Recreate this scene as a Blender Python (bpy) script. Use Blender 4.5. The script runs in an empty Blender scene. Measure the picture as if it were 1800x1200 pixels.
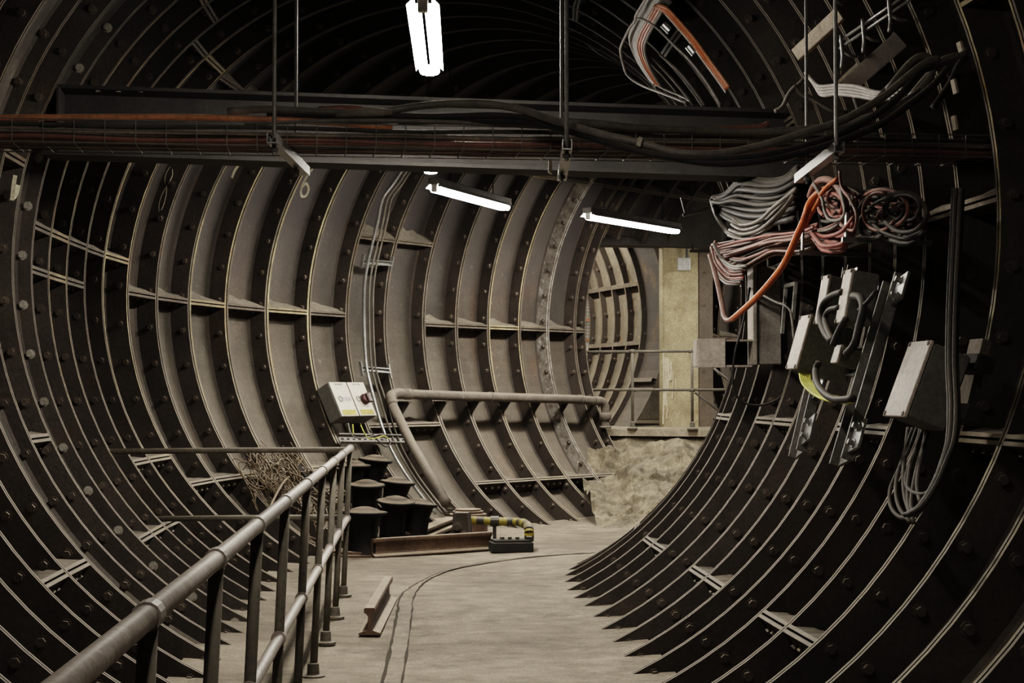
import bpy, math, random
from mathutils import Vector as V, Matrix
random.seed(7)
PI=math.pi
R=math.radians
C=bpy.context.scene.collection

# ------------------------------------------------------------------ camera
F=2785.0; CAMH=1.49; PITCH=math.atan(86.35/F)
cam=bpy.data.cameras.new('camera'); co=bpy.data.objects.new('camera',cam); C.objects.link(co)
cam.sensor_width=36; cam.lens=F/1800*36; cam.clip_end=200; cam.clip_start=.05
co.location=(0,0,CAMH); co.rotation_euler=(PI/2+PITCH,0,0)
bpy.context.scene.camera=co
CP,SP=math.cos(PITCH),math.sin(PITCH)
def ray(px,py):
    x,z=(px-900)/F,(600-py)/F
    return V((x,CP-z*SP,SP+z*CP))
def at(px,py,d):
    v=ray(px,py); v=v*(d/v.y); return V((v.x,v.y,CAMH+v.z))
def onfloor(px,py,z=0.0):
    v=ray(px,py); t=(z-CAMH)/v.z; return V((v.x*t,v.y*t,z))

# ------------------------------------------------------------------ tunnel axis (plan curve)
RI=2.5275; ZC=2.27524; W=.51206; RD=.187; RO=RI+RD
KN=[-8,-2,2,5,8,11,14,17,21]
PH=[-0.11869,-0.05054,-0.07604,-0.01078,0.2369,0.52284,0.69109,0.74951,0.76305]
K0,K1=-24,33
def heading(k):
    if k<=-8: return PH[0]*.6+PH[0]*.4*max(0,(k+16)/8.0) if k>-16 else PH[0]*.6
    if k>=21: return PH[-1]
    for i in range(len(KN)-1):
        if KN[i]<=k<=KN[i+1]:
            t=(k-KN[i])/(KN[i+1]-KN[i]); return PH[i]*(1-t)+PH[i+1]*t
AX={1:(-.58195,10.39244)}
for k in range(2,K1+1):
    a=(heading(k)+heading(k-1))/2; x,y=AX[k-1]; AX[k]=(x+W*math.sin(a),y+W*math.cos(a))
for k in range(0,K0-1,-1):
    a=(heading(k)+heading(k+1))/2; x,y=AX[k+1]; AX[k]=(x-W*math.sin(a),y-W*math.cos(a))
def axis(k):
    k=min(max(k,K0),K1-1e-6); i=math.floor(k); t=k-i
    x0,y0=AX[i]; x1,y1=AX[i+1]; return x0+(x1-x0)*t,y0+(y1-y0)*t
def fwd(k): h=heading(k); return V((math.sin(h),math.cos(h),0))
def lat(k): h=heading(k); return V((math.cos(h),-math.sin(h),0))
def P(k,th,r):
    """point on the lining: th in degrees, 0 = right springing, 90 = crown, 180 = left springing"""
    x,y=axis(k); u=r*math.cos(R(th)); return V((x,y,0))+lat(k)*u+V((0,0,ZC+r*math.sin(R(th))))
def locate(p):
    best=None
    for k in range(K0,K1):
        a=V((*AX[k],0)); b=V((*AX[k+1],0)); d=b-a; q=V((p.x,p.y,0))
        t=min(max((q-a).dot(d)/d.length_squared,0),1); e=(q-a-d*t).length
        if best is None or e<best[0]: best=(e,k+t)
    k=best[1]; x,y=axis(k); u=(V((p.x,p.y,0))-V((x,y,0))).dot(lat(k)); return k,u,p.z-ZC
def Wk(px,py,rho):
    v=ray(px,py); s=2.0; prev=2.0
    o=V((0,0,CAMH))
    while s<40:
        k,u,z=locate(o+v*s)
        if math.hypot(u,z)>rho: break
        prev=s; s+=.25
    a,b=prev,s
    for _ in range(16):
        m=(a+b)/2; k,u,z=locate(o+v*m)
        if math.hypot(u,z)>rho: b=m
        else: a=m
    p=o+v*b; k,u,z=locate(p); return p,k,math.degrees(math.atan2(z,u))
def Wp(px,py,rho=2.4): return Wk(px,py,rho)[0]
def frame(px,py,rho):
    p,k,th=Wk(px,py,rho)
    n=-(lat(k)*math.cos(R(th))+V((0,0,math.sin(R(th)))))
    a=fwd(k); t=n.cross(a)
    if t.z<0: t=-t
    return p,a,n,t

# ------------------------------------------------------------------ materials
def mat(name):
    m=bpy.data.materials.new(name); m.use_nodes=True; nt=m.node_tree; nt.nodes.clear()
    o=nt.nodes.new('ShaderNodeOutputMaterial'); b=nt.nodes.new('ShaderNodeBsdfPrincipled')
    nt.links.new(b.outputs[0],o.inputs[0]); return m,nt,b
def nd(nt,t,**kw):
    n=nt.nodes.new(t)
    for k,v in kw.items():
        if k.startswith('i_'):
            key=k[2:]; key=int(key) if key.isdigit() else key.replace('_',' '); n.inputs[key].default_value=v
        else: setattr(n,k,v)
    return n
def noise(nt,scale,detail=5,rough=.6,vec=None,stretch=None):
    tc=nd(nt,'ShaderNodeNewGeometry'); src=tc.outputs['Position']
    if stretch:
        mp=nd(nt,'ShaderNodeMapping'); mp.inputs['Scale'].default_value=stretch; nt.links.new(src,mp.inputs[0]); src=mp.outputs[0]
    n=nd(nt,'ShaderNodeTexNoise'); n.inputs['Scale'].default_value=scale; n.inputs['Detail'].default_value=detail; n.inputs['Roughness'].default_value=rough
    nt.links.new(src,n.inputs['Vector']); return n.outputs['Fac']
def ramp(nt,fac,stops):
    r=nd(nt,'ShaderNodeValToRGB'); e=r.color_ramp.elements
    while len(e)<len(stops): e.new(.5)
    for x,(p,c) in zip(e,stops): x.position=p; x.color=(*c,1) if len(c)==3 else c
    nt.links.new(fac,r.inputs[0]); return r.outputs[0]
def g(v): return (v,v,v)
def mixc(nt,fac,a,b,mode='MIX'):
    m=nd(nt,'ShaderNodeMix',data_type='RGBA',blend_type=mode)
    if isinstance(fac,float): m.inputs[0].default_value=fac
    else: nt.links.new(fac,m.inputs[0])
    for i,s in ((6,a),(7,b)):
        if isinstance(s,tuple): m.inputs[i].default_value=(*s,1)
        else: nt.links.new(s,m.inputs[i])
    return m.outputs[2]
def math_(nt,op,a,b=None,clamp=False):
    m=nd(nt,'ShaderNodeMath',operation=op,use_clamp=clamp)
    for i,s in enumerate((a,b)):
        if s is None: continue
        if isinstance(s,(int,float)): m.inputs[i].default_value=s
        else: nt.links.new(s,m.inputs[i])
    return m.outputs[0]
def up(nt,lo,hi):
    ge=nd(nt,'ShaderNodeNewGeometry'); sx=nd(nt,'ShaderNodeSeparateXYZ'); nt.links.new(ge.outputs['Normal'],sx.inputs[0])
    mr=nd(nt,'ShaderNodeMapRange',interpolation_type='SMOOTHSTEP'); mr.inputs[1].default_value=lo; mr.inputs[2].default_value=hi
    nt.links.new(sx.outputs['Z'],mr.inputs[0]); return mr.outputs[0]
def bump(nt,b,fac,strength=.4,dist=.01):
    n=nd(nt,'ShaderNodeBump'); n.inputs['Strength'].default_value=strength; n.inputs['Distance'].default_value=dist
    nt.links.new(fac,n.inputs['Height']); nt.links.new(n.outputs[0],b.inputs['Normal'])
DUST=(.235,.202,.16)
def grimy(name,c1,c2,c3=None,dust=.8,rough=.75,metal=0.0,scale=3.0,bumpst=.35,dlo=.25,dhi=.8,dustc=DUST,spec=.3,stains=None,spots=None,dimtop=None):
    m,nt,b=mat(name)
    n1=noise(nt,scale,8,.65); col=ramp(nt,n1,[(.3,c1),(.62,c2)])
    if c3:
        n2=noise(nt,scale*.7+1.3,6,.7); f=ramp(nt,n2,[(.55,g(0)),(.72,g(1))]); col=mixc(nt,f,col,c3)
    if stains:
        ns=noise(nt,2.2,5,.7,stretch=(1,1,.25)); f=ramp(nt,ns,[(.52,g(0)),(.7,g(.8))]); col=mixc(nt,f,col,stains)
    if spots:
        ns=noise(nt,9,4,.75); f=ramp(nt,ns,[(.62,g(0)),(.7,g(1))]); col=mixc(nt,f,col,spots)
    nf=noise(nt,42,4,.7); col=mixc(nt,.55,col,ramp(nt,nf,[(.32,g(.25)),(.66,g(1))]),'MULTIPLY')
    nl=noise(nt,1.1,6,.7,stretch=(1,1,.6)); col=mixc(nt,.6,col,ramp(nt,nl,[(.36,g(.35)),(.62,g(1))]),'MULTIPLY')
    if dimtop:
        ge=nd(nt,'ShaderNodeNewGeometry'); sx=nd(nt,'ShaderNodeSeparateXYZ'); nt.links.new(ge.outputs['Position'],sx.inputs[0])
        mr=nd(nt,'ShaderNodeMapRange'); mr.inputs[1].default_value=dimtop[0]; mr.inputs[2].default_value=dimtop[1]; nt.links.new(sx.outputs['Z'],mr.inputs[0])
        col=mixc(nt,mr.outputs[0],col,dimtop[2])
    if dust>0:
        nd_=noise(nt,7,5,.6); f=math_(nt,'MULTIPLY',up(nt,dlo,dhi),math_(nt,'MULTIPLY',ramp(nt,nd_,[(.2,g(.55)),(.6,g(1))]),dust))
        col=mixc(nt,f,col,dustc)
    nt.links.new(col,b.inputs['Base Color'])
    b.inputs['Roughness'].default_value=rough; b.inputs['Metallic'].default_value=metal; b.inputs['Specular IOR Level'].default_value=spec
    if bumpst: bump(nt,b,noise(nt,28,6,.65),bumpst,.012)
    return m
def plain(name,c,rough=.6,metal=0.0,dust=0.0,var=.3,spec=.35,dlo=.3,dhi=.9):
    return grimy(name,tuple(x*(1-var) for x in c),tuple(min(1,x*(1+var*.5)) for x in c),dust=dust,rough=rough,metal=metal,scale=6,bumpst=.12,spec=spec,dlo=dlo,dhi=dhi)
def emit(name,c,s):
    m=bpy.data.materials.new(name); m.use_nodes=True; nt=m.node_tree; nt.nodes.clear()
    o=nt.nodes.new('ShaderNodeOutputMaterial'); e=nt.nodes.new('ShaderNodeEmission'); e.inputs[0].default_value=(*c,1); e.inputs[1].default_value=s
    nt.links.new(e.outputs[0],o.inputs[0]); return m

CROWN_TONE=(4.0,4.7,(.030,.028,.028))  # height range and dark tone for the crown
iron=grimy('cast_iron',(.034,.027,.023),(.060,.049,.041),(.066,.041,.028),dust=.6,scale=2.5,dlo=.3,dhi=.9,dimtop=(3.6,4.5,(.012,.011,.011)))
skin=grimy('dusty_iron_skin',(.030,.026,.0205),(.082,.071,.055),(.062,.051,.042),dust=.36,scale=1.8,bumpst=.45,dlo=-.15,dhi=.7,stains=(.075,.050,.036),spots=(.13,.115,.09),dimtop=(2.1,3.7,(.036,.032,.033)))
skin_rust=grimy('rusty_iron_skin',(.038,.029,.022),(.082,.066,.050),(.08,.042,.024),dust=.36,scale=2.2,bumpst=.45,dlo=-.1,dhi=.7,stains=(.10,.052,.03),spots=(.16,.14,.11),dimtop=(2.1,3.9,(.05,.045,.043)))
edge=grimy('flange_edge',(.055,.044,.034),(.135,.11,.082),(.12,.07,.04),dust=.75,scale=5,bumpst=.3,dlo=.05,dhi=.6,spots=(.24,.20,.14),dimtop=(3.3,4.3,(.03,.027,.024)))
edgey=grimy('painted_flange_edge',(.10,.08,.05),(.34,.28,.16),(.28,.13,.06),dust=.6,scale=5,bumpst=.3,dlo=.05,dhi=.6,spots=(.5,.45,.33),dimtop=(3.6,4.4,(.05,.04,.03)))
crust=grimy('lime_crust',(.10,.075,.055),(.36,.33,.29),(.62,.58,.53),dust=.3,scale=11,bumpst=1,spots=(.8,.77,.72))
gapm=plain('joint_gap',(.012,.010,.009),1)
dustm=grimy('settled_dust',(.13,.113,.09),(.21,.183,.145),dust=0,scale=14,bumpst=.5,rough=1)
boltm=grimy('bolt_iron',(.05,.04,.034),(.09,.07,.055),dust=.8,scale=8,bumpst=.1)
wbolt=plain('pale_bolt',(.3,.28,.24))
slab=grimy('smeared_cement',(.05,.045,.042),(.10,.09,.078),(.2,.18,.15),dust=.3,scale=3,bumpst=.7)
conc=grimy('pillar_concrete',(.38,.32,.19),(.58,.50,.32),(.30,.23,.12),dust=.2,scale=2.2,bumpst=.4,stains=(.26,.21,.14),spots=(.6,.54,.4))
bankm=grimy('rough_bank',(.06,.048,.033),(.30,.25,.165),(.46,.40,.28),dust=.25,scale=4.5,bumpst=1.0,stains=(.05,.04,.028),spots=(.5,.45,.35))
dark=plain('soot_black',(.02,.019,.018),.8,dust=.12)
girderm=grimy('girder_paint',(.020,.018,.017),(.036,.033,.031),dust=.3,scale=2,bumpst=.2)
railm=grimy('rail_steel',(.075,.045,.03),(.13,.085,.06),(.10,.055,.035),dust=.9,scale=5,bumpst=.35,dlo=.5,dhi=.95,dustc=(.34,.28,.21))
handm=grimy('worn_handrail',(.36,.315,.28),(.52,.46,.415),dust=.25,scale=6,bumpst=.12,rough=.5,spec=.5)
postm=grimy('grey_post',(.085,.077,.062),(.14,.125,.10),(.10,.075,.05),dust=.5,scale=4,bumpst=.15)
pipem=grimy('dusty_pipe',(.10,.084,.07),(.15,.127,.105),dust=.6,scale=4,bumpst=.2,spots=(.26,.235,.2))
galv=plain('galvanised_steel',(.42,.42,.41),.35,.75,dust=.25)
galvd=plain('dull_galvanised',(.21,.20,.185),.55,.3,dust=.3)
blackc=plain('black_cable',(.030,.027,.025),.6,dust=.3,spec=.2)
greyc=plain('grey_cable',(.15,.135,.12),.55,dust=.4)
greyd=plain('dark_grey_cable',(.062,.056,.05),.65,dust=.2,spec=.15)
tanc=plain('tan_grey_cable',(.27,.225,.18),.5,dust=.3)
palec=plain('pale_grey_cable',(.36,.33,.31),.5,dust=.25)
pinkc=plain('faded_red_cable',(.30,.075,.06),.55,dust=.3)
pinkd=plain('dusty_red_cable',(.22,.095,.075),.55,dust=.4)
orangec=plain('orange_cable',(.52,.11,.022),.45,dust=.2)
copperc=plain('copper_orange_pipe',(.50,.22,.11),.4,dust=.35)
earthc=plain('yellow_green_cable',(.50,.50,.06),.5,dust=.15)
boxm=plain('beige_grey_enamel',(.44,.38,.33),.55,dust=.2,var=.12)
boxd=plain('grey_enamel_side',(.14,.135,.125),.55,dust=.3,var=.15)
boxc=plain('mid_grey_enamel',(.30,.275,.245),.6,dust=.2)
boxg=plain('greenish_grey_enamel',(.15,.145,.115),.55,dust=.3,var=.15)
whitep=plain('white_enamel',(.47,.43,.345),.4,dust=.15,var=.1)
whitem=plain('white_plastic',(.75,.76,.74),.4,var=.05)
timber=grimy('old_timber',(.27,.225,.175),(.40,.34,.27),dust=.3,scale=5,bumpst=.3)
paintm=grimy('faded_white_paint',(.42,.38,.27),(.60,.55,.42),dust=0,scale=14,bumpst=.1)
runm=plain('cream_paint',(.78,.70,.52),.6)
yellowp=plain('yellow_tape',(.36,.29,.045),.6,dust=.4)
blackp=plain('black_tape',(.05,.047,.04),.6,dust=.5)
potm=grimy('black_cast_iron',(.005,.0045,.004),(.011,.0095,.008),dust=.7,scale=6,bumpst=.2,dlo=.75,dhi=1,dustc=(.17,.135,.10),spec=.15)
wirem=grimy('rusty_wire',(.10,.07,.04),(.19,.14,.09),dust=.5,scale=8,bumpst=.1)
redm=plain('red_plastic',(.045,.014,.014),.4)
gatep=plain('orange_gate_paint',(.55,.25,.13),.6)
tube=emit('fluorescent_tube',(1.0,.93,.82),185)
tube2=emit('far_fluorescent_tube',(1.0,.90,.74),170)
tube3=emit('near_fluorescent_tube',(1.0,.92,.80),52)
reflm=plain('white_reflector',(.8,.8,.78),.4,var=.02)

# ------------------------------------------------------------------ builders
ORG={}
class MB:
    def __init__(s): s.v=[];s.f=[];s.m=[]
    def add(s,vs,fs,mi=0):
        o=len(s.v); s.v+= [tuple(x) for x in vs]; s.f+=[tuple(i+o for i in f) for f in fs]; s.m+=[mi]*len(fs); return s
    def obox(s,c,ax,ay,az,mi=0):
        """box: centre and three half-axis vectors"""
        c=V(c); vs=[c+ax*i+ay*j+az*k for i in(-1,1) for j in(-1,1) for k in(-1,1)]
        return s.add(vs,[(0,1,3,2),(4,6,7,5),(0,4,5,1),(2,3,7,6),(0,2,6,4),(1,5,7,3)],mi)
    def bbox(s,c,ax,ay,az,bv=.006,mi=0):
        """bevelled box"""
        c=V(c); L=[ax.length,ay.length,az.length]; u=[ax.normalized(),ay.normalized(),az.normalized()]
        bv=min(bv,*[l*.45 for l in L]); vs=[];idx={}
        for i in(-1,1):
            for j in(-1,1):
                for k in(-1,1):
                    sg=(i,j,k)
                    for a in range(3):
                        q=V(c)
                        for b in range(3): q=q+u[b]*sg[b]*(L[b] if b==a else L[b]-bv)
                        idx[(sg,a)]=len(vs); vs.append(q)
        fs=[]
        for a in range(3):
            b,d=(a+1)%3,(a+2)%3
            for sa in(-1,1):
                q=[]
                for sb,sd in((-1,-1),(1,-1),(1,1),(-1,1)):
                    sg=[0,0,0]; sg[a]=sa;sg[b]=sb;sg[d]=sd; q.append(idx[(tuple(sg),a)])
                fs.append(tuple(q) if sa>0 else tuple(reversed(q)))
            for sb in(-1,1):
                for sd in(-1,1):
                    q=[]
                    for sa in(-1,1):
                        sg=[0,0,0]; sg[a]=sa;sg[b]=sb;sg[d]=sd; q.append((tuple(sg)))
                    fs.append((idx[(q[0],b)],idx[(q[1],b)],idx[(q[1],d)],idx[(q[0],d)]))
        for i in(-1,1):
            for j in(-1,1):
                for k in(-1,1): fs.append(tuple(idx[((i,j,k),a)] for a in range(3)))
        return s.add(vs,fs,mi)
    def tube(s,pts,r,n=8,mi=0,cap=True,closed=False):
        pts=[V(p) for p in pts]; m=len(pts); rs=r if isinstance(r,list) else [r]*m
        T=[(pts[min(i+1,m-1)]-pts[max(i-1,0)]).normalized() for i in range(m)]
        x=T[0].orthogonal().normalized(); vs=[]
        for i in range(m):
            x=(x-T[i]*x.dot(T[i])); x=x.normalized() if x.length>1e-6 else T[i].orthogonal().normalized(); y=T[i].cross(x)
            for j in range(n):
                a=2*PI*j/n; vs.append(pts[i]+(x*math.cos(a)+y*math.sin(a))*rs[i])
        fs=[(i*n+j,i*n+(j+1)%n,(i+1)*n+(j+1)%n,(i+1)*n+j) for i in range(m-1) for j in range(n)]
        if cap: fs+=[tuple(range(n-1,-1,-1)),tuple((m-1)*n+j for j in range(n))]
        return s.add(vs,fs,mi)
    def cyl(s,a,b,r,n=12,mi=0): return s.tube([a,b],r,n,mi)
    def lathe(s,c,prof,n=24,up_=V((0,0,1)),mi=0):
        up_=up_.normalized(); x=up_.orthogonal().normalized(); y=up_.cross(x); c=V(c); vs=[]
        for r,h in prof:
            for j in range(n):
                a=2*PI*j/n; vs.append(c+up_*h+(x*math.cos(a)+y*math.sin(a))*max(r,1e-4))
        fs=[(i*n+j,i*n+(j+1)%n,(i+1)*n+(j+1)%n,(i+1)*n+j) for i in range(len(prof)-1) for j in range(n)]
        return s.add(vs,fs,mi)
    def extr(s,prof,a,b,ux,uz,mi=0):
        """2-D profile (x,z) swept straight from a to b"""
        n=len(prof); vs=[V(a)+ux*x+uz*z for x,z in prof]+[V(b)+ux*x+uz*z for x,z in prof]
        fs=[(i,(i+1)%n,n+(i+1)%n,n+i) for i in range(n)]+[tuple(range(n-1,-1,-1)),tuple(range(n,2*n))]
        return s.add(vs,fs,mi)
    def hexb(s,c,ax,r,h,mi=0,washer=True):
        ax=ax.normalized(); x=ax.orthogonal().normalized(); y=ax.cross(x); c=V(c); a0=random.random()*2
        if washer: s.disc(c,ax,x,y,r*1.45,h*.22,8,a0,mi)
        s.disc(c,ax,x,y,r,h,6,a0,mi)
    def disc(s,c,ax,x,y,r,h,n,a0,mi):
        vs=[c+(x*math.cos(a0+2*PI*j/n)+y*math.sin(a0+2*PI*j/n))*r for j in range(n)]; vs+=[q+ax*h for q in vs]
        s.add(vs,[(j,(j+1)%n,n+(j+1)%n,n+j) for j in range(n)]+[tuple(range(n,2*n))],mi)
    def build(s,name,mats,parent=None,smooth=False,origin=None):
        if not isinstance(mats,(list,tuple)): mats=[mats]
        if parent is not None and origin is None: o=ORG[parent.name]
        elif origin is not None: o=V(origin)
        else:
            xs=[v[0] for v in s.v];ys=[v[1] for v in s.v];zs=[v[2] for v in s.v]
            o=V(((min(xs)+max(xs))/2,(min(ys)+max(ys))/2,min(zs)))
        me=bpy.data.meshes.new(name)
        me.from_pydata([(v[0]-o.x,v[1]-o.y,v[2]-o.z) for v in s.v],[],s.f)
        for m in mats: me.materials.append(m)
        me.polygons.foreach_set('material_index',s.m)
        if smooth: me.polygons.foreach_set('use_smooth',[True]*len(s.f))
        me.update()
        ob=bpy.data.objects.new(name,me); C.objects.link(ob)
        if parent is not None: ob.parent=parent
        ob.location=o-(ORG[parent.name] if parent is not None else V((0,0,0)))
        ORG[ob.name]=o
        return ob
def tag(o,label,cat,group=None,kind=None):
    if label: o['label']=label
    if cat: o['category']=cat
    if group: o['group']=group
    if kind: o['kind']=kind
    return o
def thing(name,loc,label,cat,group=None):
    o=bpy.data.objects.new(name,None); C.objects.link(o); o.location=loc; o.empty_display_size=.1; ORG[o.name]=V(loc)
    return tag(o,label,cat,group)
def struct(mb,name,mats,**k):
    o=mb.build(name,mats,**k); o['kind']='structure'; return o
def smoothp(pts,sub=6):
    """Catmull-Rom through the points"""
    pts=[V(p) for p in pts]
    if len(pts)<3: return pts
    q=[pts[0]*2-pts[1]]+pts+[pts[-1]*2-pts[-2]]; out=[]
    for i in range(1,len(q)-2):
        for j in range(sub):
            t=j/sub; a,b,c,d=q[i-1],q[i],q[i+1],q[i+2]
            out.append(.5*((2*b)+(c-a)*t+(2*a-5*b+4*c-d)*t*t+(3*b-a-3*c+d)*t**3))
    out.append(pts[-1]); return out
def cable(name,pts,r,m,label,cat='cable',group=None,n=8,sub=5):
    mb=MB().tube(smoothp(pts,sub),r,n); o=mb.build(name,m,smooth=True); return tag(o,label,cat,group)
X,Y,Z=V((1,0,0)),V((0,1,0)),V((0,0,1))

# ------------------------------------------------------------------ cast-iron lining
TF=.0195; GP=.006
def joints(k,side):
    if side=='L':
        if k in(12,13): a=[20.5,-27.4]
        elif k>=14: a=[-.4,-46,44]
        elif k>=6: a=[.8,-38,46]
        elif k in(4,5): a=[6.4,-31.6,47]
        elif k>=1: a=[6.5,0,-43.8,52]
        elif k>=-1: a=[14,-25,60]
        else: a=[-43 if k%4<2 else -22,2,52]
        return [180-x for x in a]
    k4=(k)%4
    if k4 in(2,3): a=[-48.5,2,44]
    else: a=[-23,22,62]
    if k>=17: a=[-.4,-46,44]
    return a
def bay(k,side,thlo=-70,ke=None,thhi=90,fill=None):
    """one ring (from plane k to plane ke) on one side, as one mesh"""
    ke=k+1 if ke is None else ke; mb=MB(); L=(ke-k)*W
    conv=(lambda t:t) if side=='R' else (lambda t:180-t)
    n=max(6,int((thhi-thlo)/3.2)); ths=[thlo+(thhi-thlo)*i/n for i in range(n+1)]
    ro=RO if fill is None else RI+fill
    prof=[(0,RI+.03),(GP,RI+.03),(GP,RI),(GP+TF,RI),(GP+TF+.002,ro-.018),(GP+TF+.018,ro),(L-GP-TF-.018,ro),(L-GP-TF-.002,ro-.018),(L-GP-TF,RI),(L-GP,RI),(L-GP,RI+.03),(L,RI+.03)]
    cr=6 if k==17 else None
    mats=[2,2,1,0,0,3,0,0 if k!=17 else 6,1 if k!=17 else 6,2,2]
    if k==18: mats[2]=6;mats[3]=6
    vs=[]
    for t in ths:
        for s,r in prof: vs.append(P(k+s/W,conv(t),r))
    m=len(prof)
    for j in range(m-1):
        fs=[]
        for i in range(n):
            q=(i*m+j,i*m+j+1,(i+1)*m+j+1,(i+1)*m+j)
            fs.append(q if side=='R' else q[::-1])
        o=len(mb.v)
        mb.f+=fs; mb.m+=[mats[j]]*len(fs)
    mb.v=[tuple(v) for v in vs]
    # longitudinal flanges with settled dust on them
    s0,s1=GP+TF,L-GP-TF
    if fill is None:
      for th in joints(math.floor(k),side):
        a=th if side=='R' else 180-th
        if not(thlo+2<a<thhi-2): continue
        for dz in(-1,1):
            dth=math.degrees((GP+TF/2)/RI)*dz; hth=math.degrees(TF/2/RI)
            def q(s,t,r): return P(k+s/W,conv(a+t),r)
            for lo,hi,r0,mi in((dth-hth,dth+hth,RI,0),):
                c=[q(s,t,r) for s in(s0,s1) for t in(lo,hi) for r in(r0,RO)]
                # 0:s0 lo in,1:s0 lo out,2:s0 hi in,3:s0 hi out,4..7 same at s1
                fl=[((0,4,6,2),1),((0,1,5,4),0),((2,6,7,3),7 if dz>0 and a<50 else 0)]
                o=len(mb.v); mb.v+=[tuple(x) for x in c]
                for f,mm in fl:
                    f=f if side=='R' else f[::-1]; mb.f.append(tuple(o+i for i in f)); mb.m.append(mm)
        # gap filler
        c=[P(k+s/W,conv(a+t),RI+.02) for s in(s0,s1) for t in(-.09,.09)]
        o=len(mb.v); mb.v+=[tuple(x) for x in c]; mb.f.append((o,o+2,o+3,o+1)); mb.m.append(2)
        if a<30:   # dust bank lying on the flange
            top=math.degrees((GP+TF)/RI); nb=7; vs=[]
            sc_=1+max(0,-a-12)/22; hh=[(1.2+1.1*random.random())*sc_ for _ in range(nb)]
            for i in range(nb):
                s=s0+(s1-s0)*i/(nb-1); e=abs(i/(nb-1)-.35)
                vs+=[P(k+s/W,conv(a+top+.05),RI+.015),P(k+s/W,conv(a+top+hh[i]*.35),RI+.085),P(k+s/W,conv(a+top+hh[i]*(1.15-e)),RO-.004)]
            o=len(mb.v); mb.v+=[tuple(x) for x in vs]
            for i in range(nb-1):
                for j in(0,1):
                    f=(o+i*3+j,o+(i+1)*3+j,o+(i+1)*3+j+1,o+i*3+j+1); mb.f.append(f if side=='R' else f[::-1]); mb.m.append(7)
        # bolts below the flange
        for i in range(4):
            s=s0+(s1-s0)*(i+.7)/4.4; p=P(k+s/W,conv(a-math.degrees((GP+TF)/RI)),RI+.075); p2=P(k+s/W,conv(a-3),RI+.075)
            if K0+10<k: mb.hexb(p,p2-p,.021,.024,4)
    # bolts on the circumferential flanges
    step=7.1; t=thlo+8
    nearbolt=4
    if K0+9<k<28:
        while t<min(thhi,66):
            tt=conv(t)
            f=fwd(k+.5)
            if fill is None or fill>.05:
                mb.hexb(P(k+(L-GP-TF)/W,tt,RI+.055),-f,.022,.028,5 if (k==0 and side=='L') else 4)
                if side=='L' and k>4 or True: mb.hexb(P(k+(GP+TF)/W,tt,RI+.055),f,.022,.028,4)
            t+=step
    return mb
for k in range(K0+2,K1-1):
    for side in('R','L'):
        sk=skin
        thlo=-70; ke=None; fill=None
        if side=='L':
            if k==19: ke=19.42
            if 20<=k<=23: thlo=27.5
            if k in(15,16,17): sk=skin_rust
            if k in(0,): fill=.10
            if k==-2: fill=.09
        if side=='L' and k in(0,-2): sk=slab
        mb=bay(k,side,thlo,ke,fill=fill)
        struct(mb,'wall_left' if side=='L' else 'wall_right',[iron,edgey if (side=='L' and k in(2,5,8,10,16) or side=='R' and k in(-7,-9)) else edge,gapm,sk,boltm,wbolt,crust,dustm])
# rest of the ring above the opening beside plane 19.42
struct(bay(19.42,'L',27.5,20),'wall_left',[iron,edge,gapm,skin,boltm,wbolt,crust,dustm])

# ------------------------------------------------------------------ floor
mfl,nt,b=mat('dusty_concrete_floor')
n1=noise(nt,1.1,8,.65); n2=noise(nt,5,8,.7); n3=noise(nt,70,3,.6); n4=noise(nt,.5,4,.6)
col=ramp(nt,n1,[(.3,(.155,.132,.102)),(.66,(.30,.258,.20))])
col=mixc(nt,ramp(nt,n2,[(.42,g(0)),(.62,g(.85))]),col,(.35,.305,.24))
col=mixc(nt,ramp(nt,n4,[(.46,g(0)),(.62,g(.6))]),col,(.12,.10,.078))
col=mixc(nt,.6,col,ramp(nt,n3,[(.3,g(.35)),(.65,g(1))]),'MULTIPLY')
n5=noise(nt,3.0,7,.75,stretch=(1,2.2,1)); col=mixc(nt,.7,col,ramp(nt,n5,[(.34,g(.5)),(.58,g(1))]),'MULTIPLY')
nt.links.new(col,b.inputs['Base Color']); b.inputs['Roughness'].default_value=.9; b.inputs['Specular IOR Level'].default_value=.2
bump(nt,b,noise(nt,12,9,.7),.45,.015)
mb=MB(); ks=[K0+2+i*.5 for i in range(2*(K1-K0-4))]; nu=14
for k in ks:
    x,y=axis(k)
    for j in range(nu+1):
        u=-1.32+2.64*j/nu; p=V((x,y,0))+lat(k)*u
        p.z=.006*math.sin(p.x*2.1+p.y*1.3)+.004*math.sin(p.x*5-p.y*3)-.006+(.018*max(0,abs(u)-1.0)/.3); mb.v.append(tuple(p))
for i in range(len(ks)-1):
    for j in range(nu):
        a=i*(nu+1)+j; mb.f.append((a,a+1,a+nu+2,a+nu+1)); mb.m.append(0)
struct(mb,'floor',mfl,smooth=True)
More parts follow.
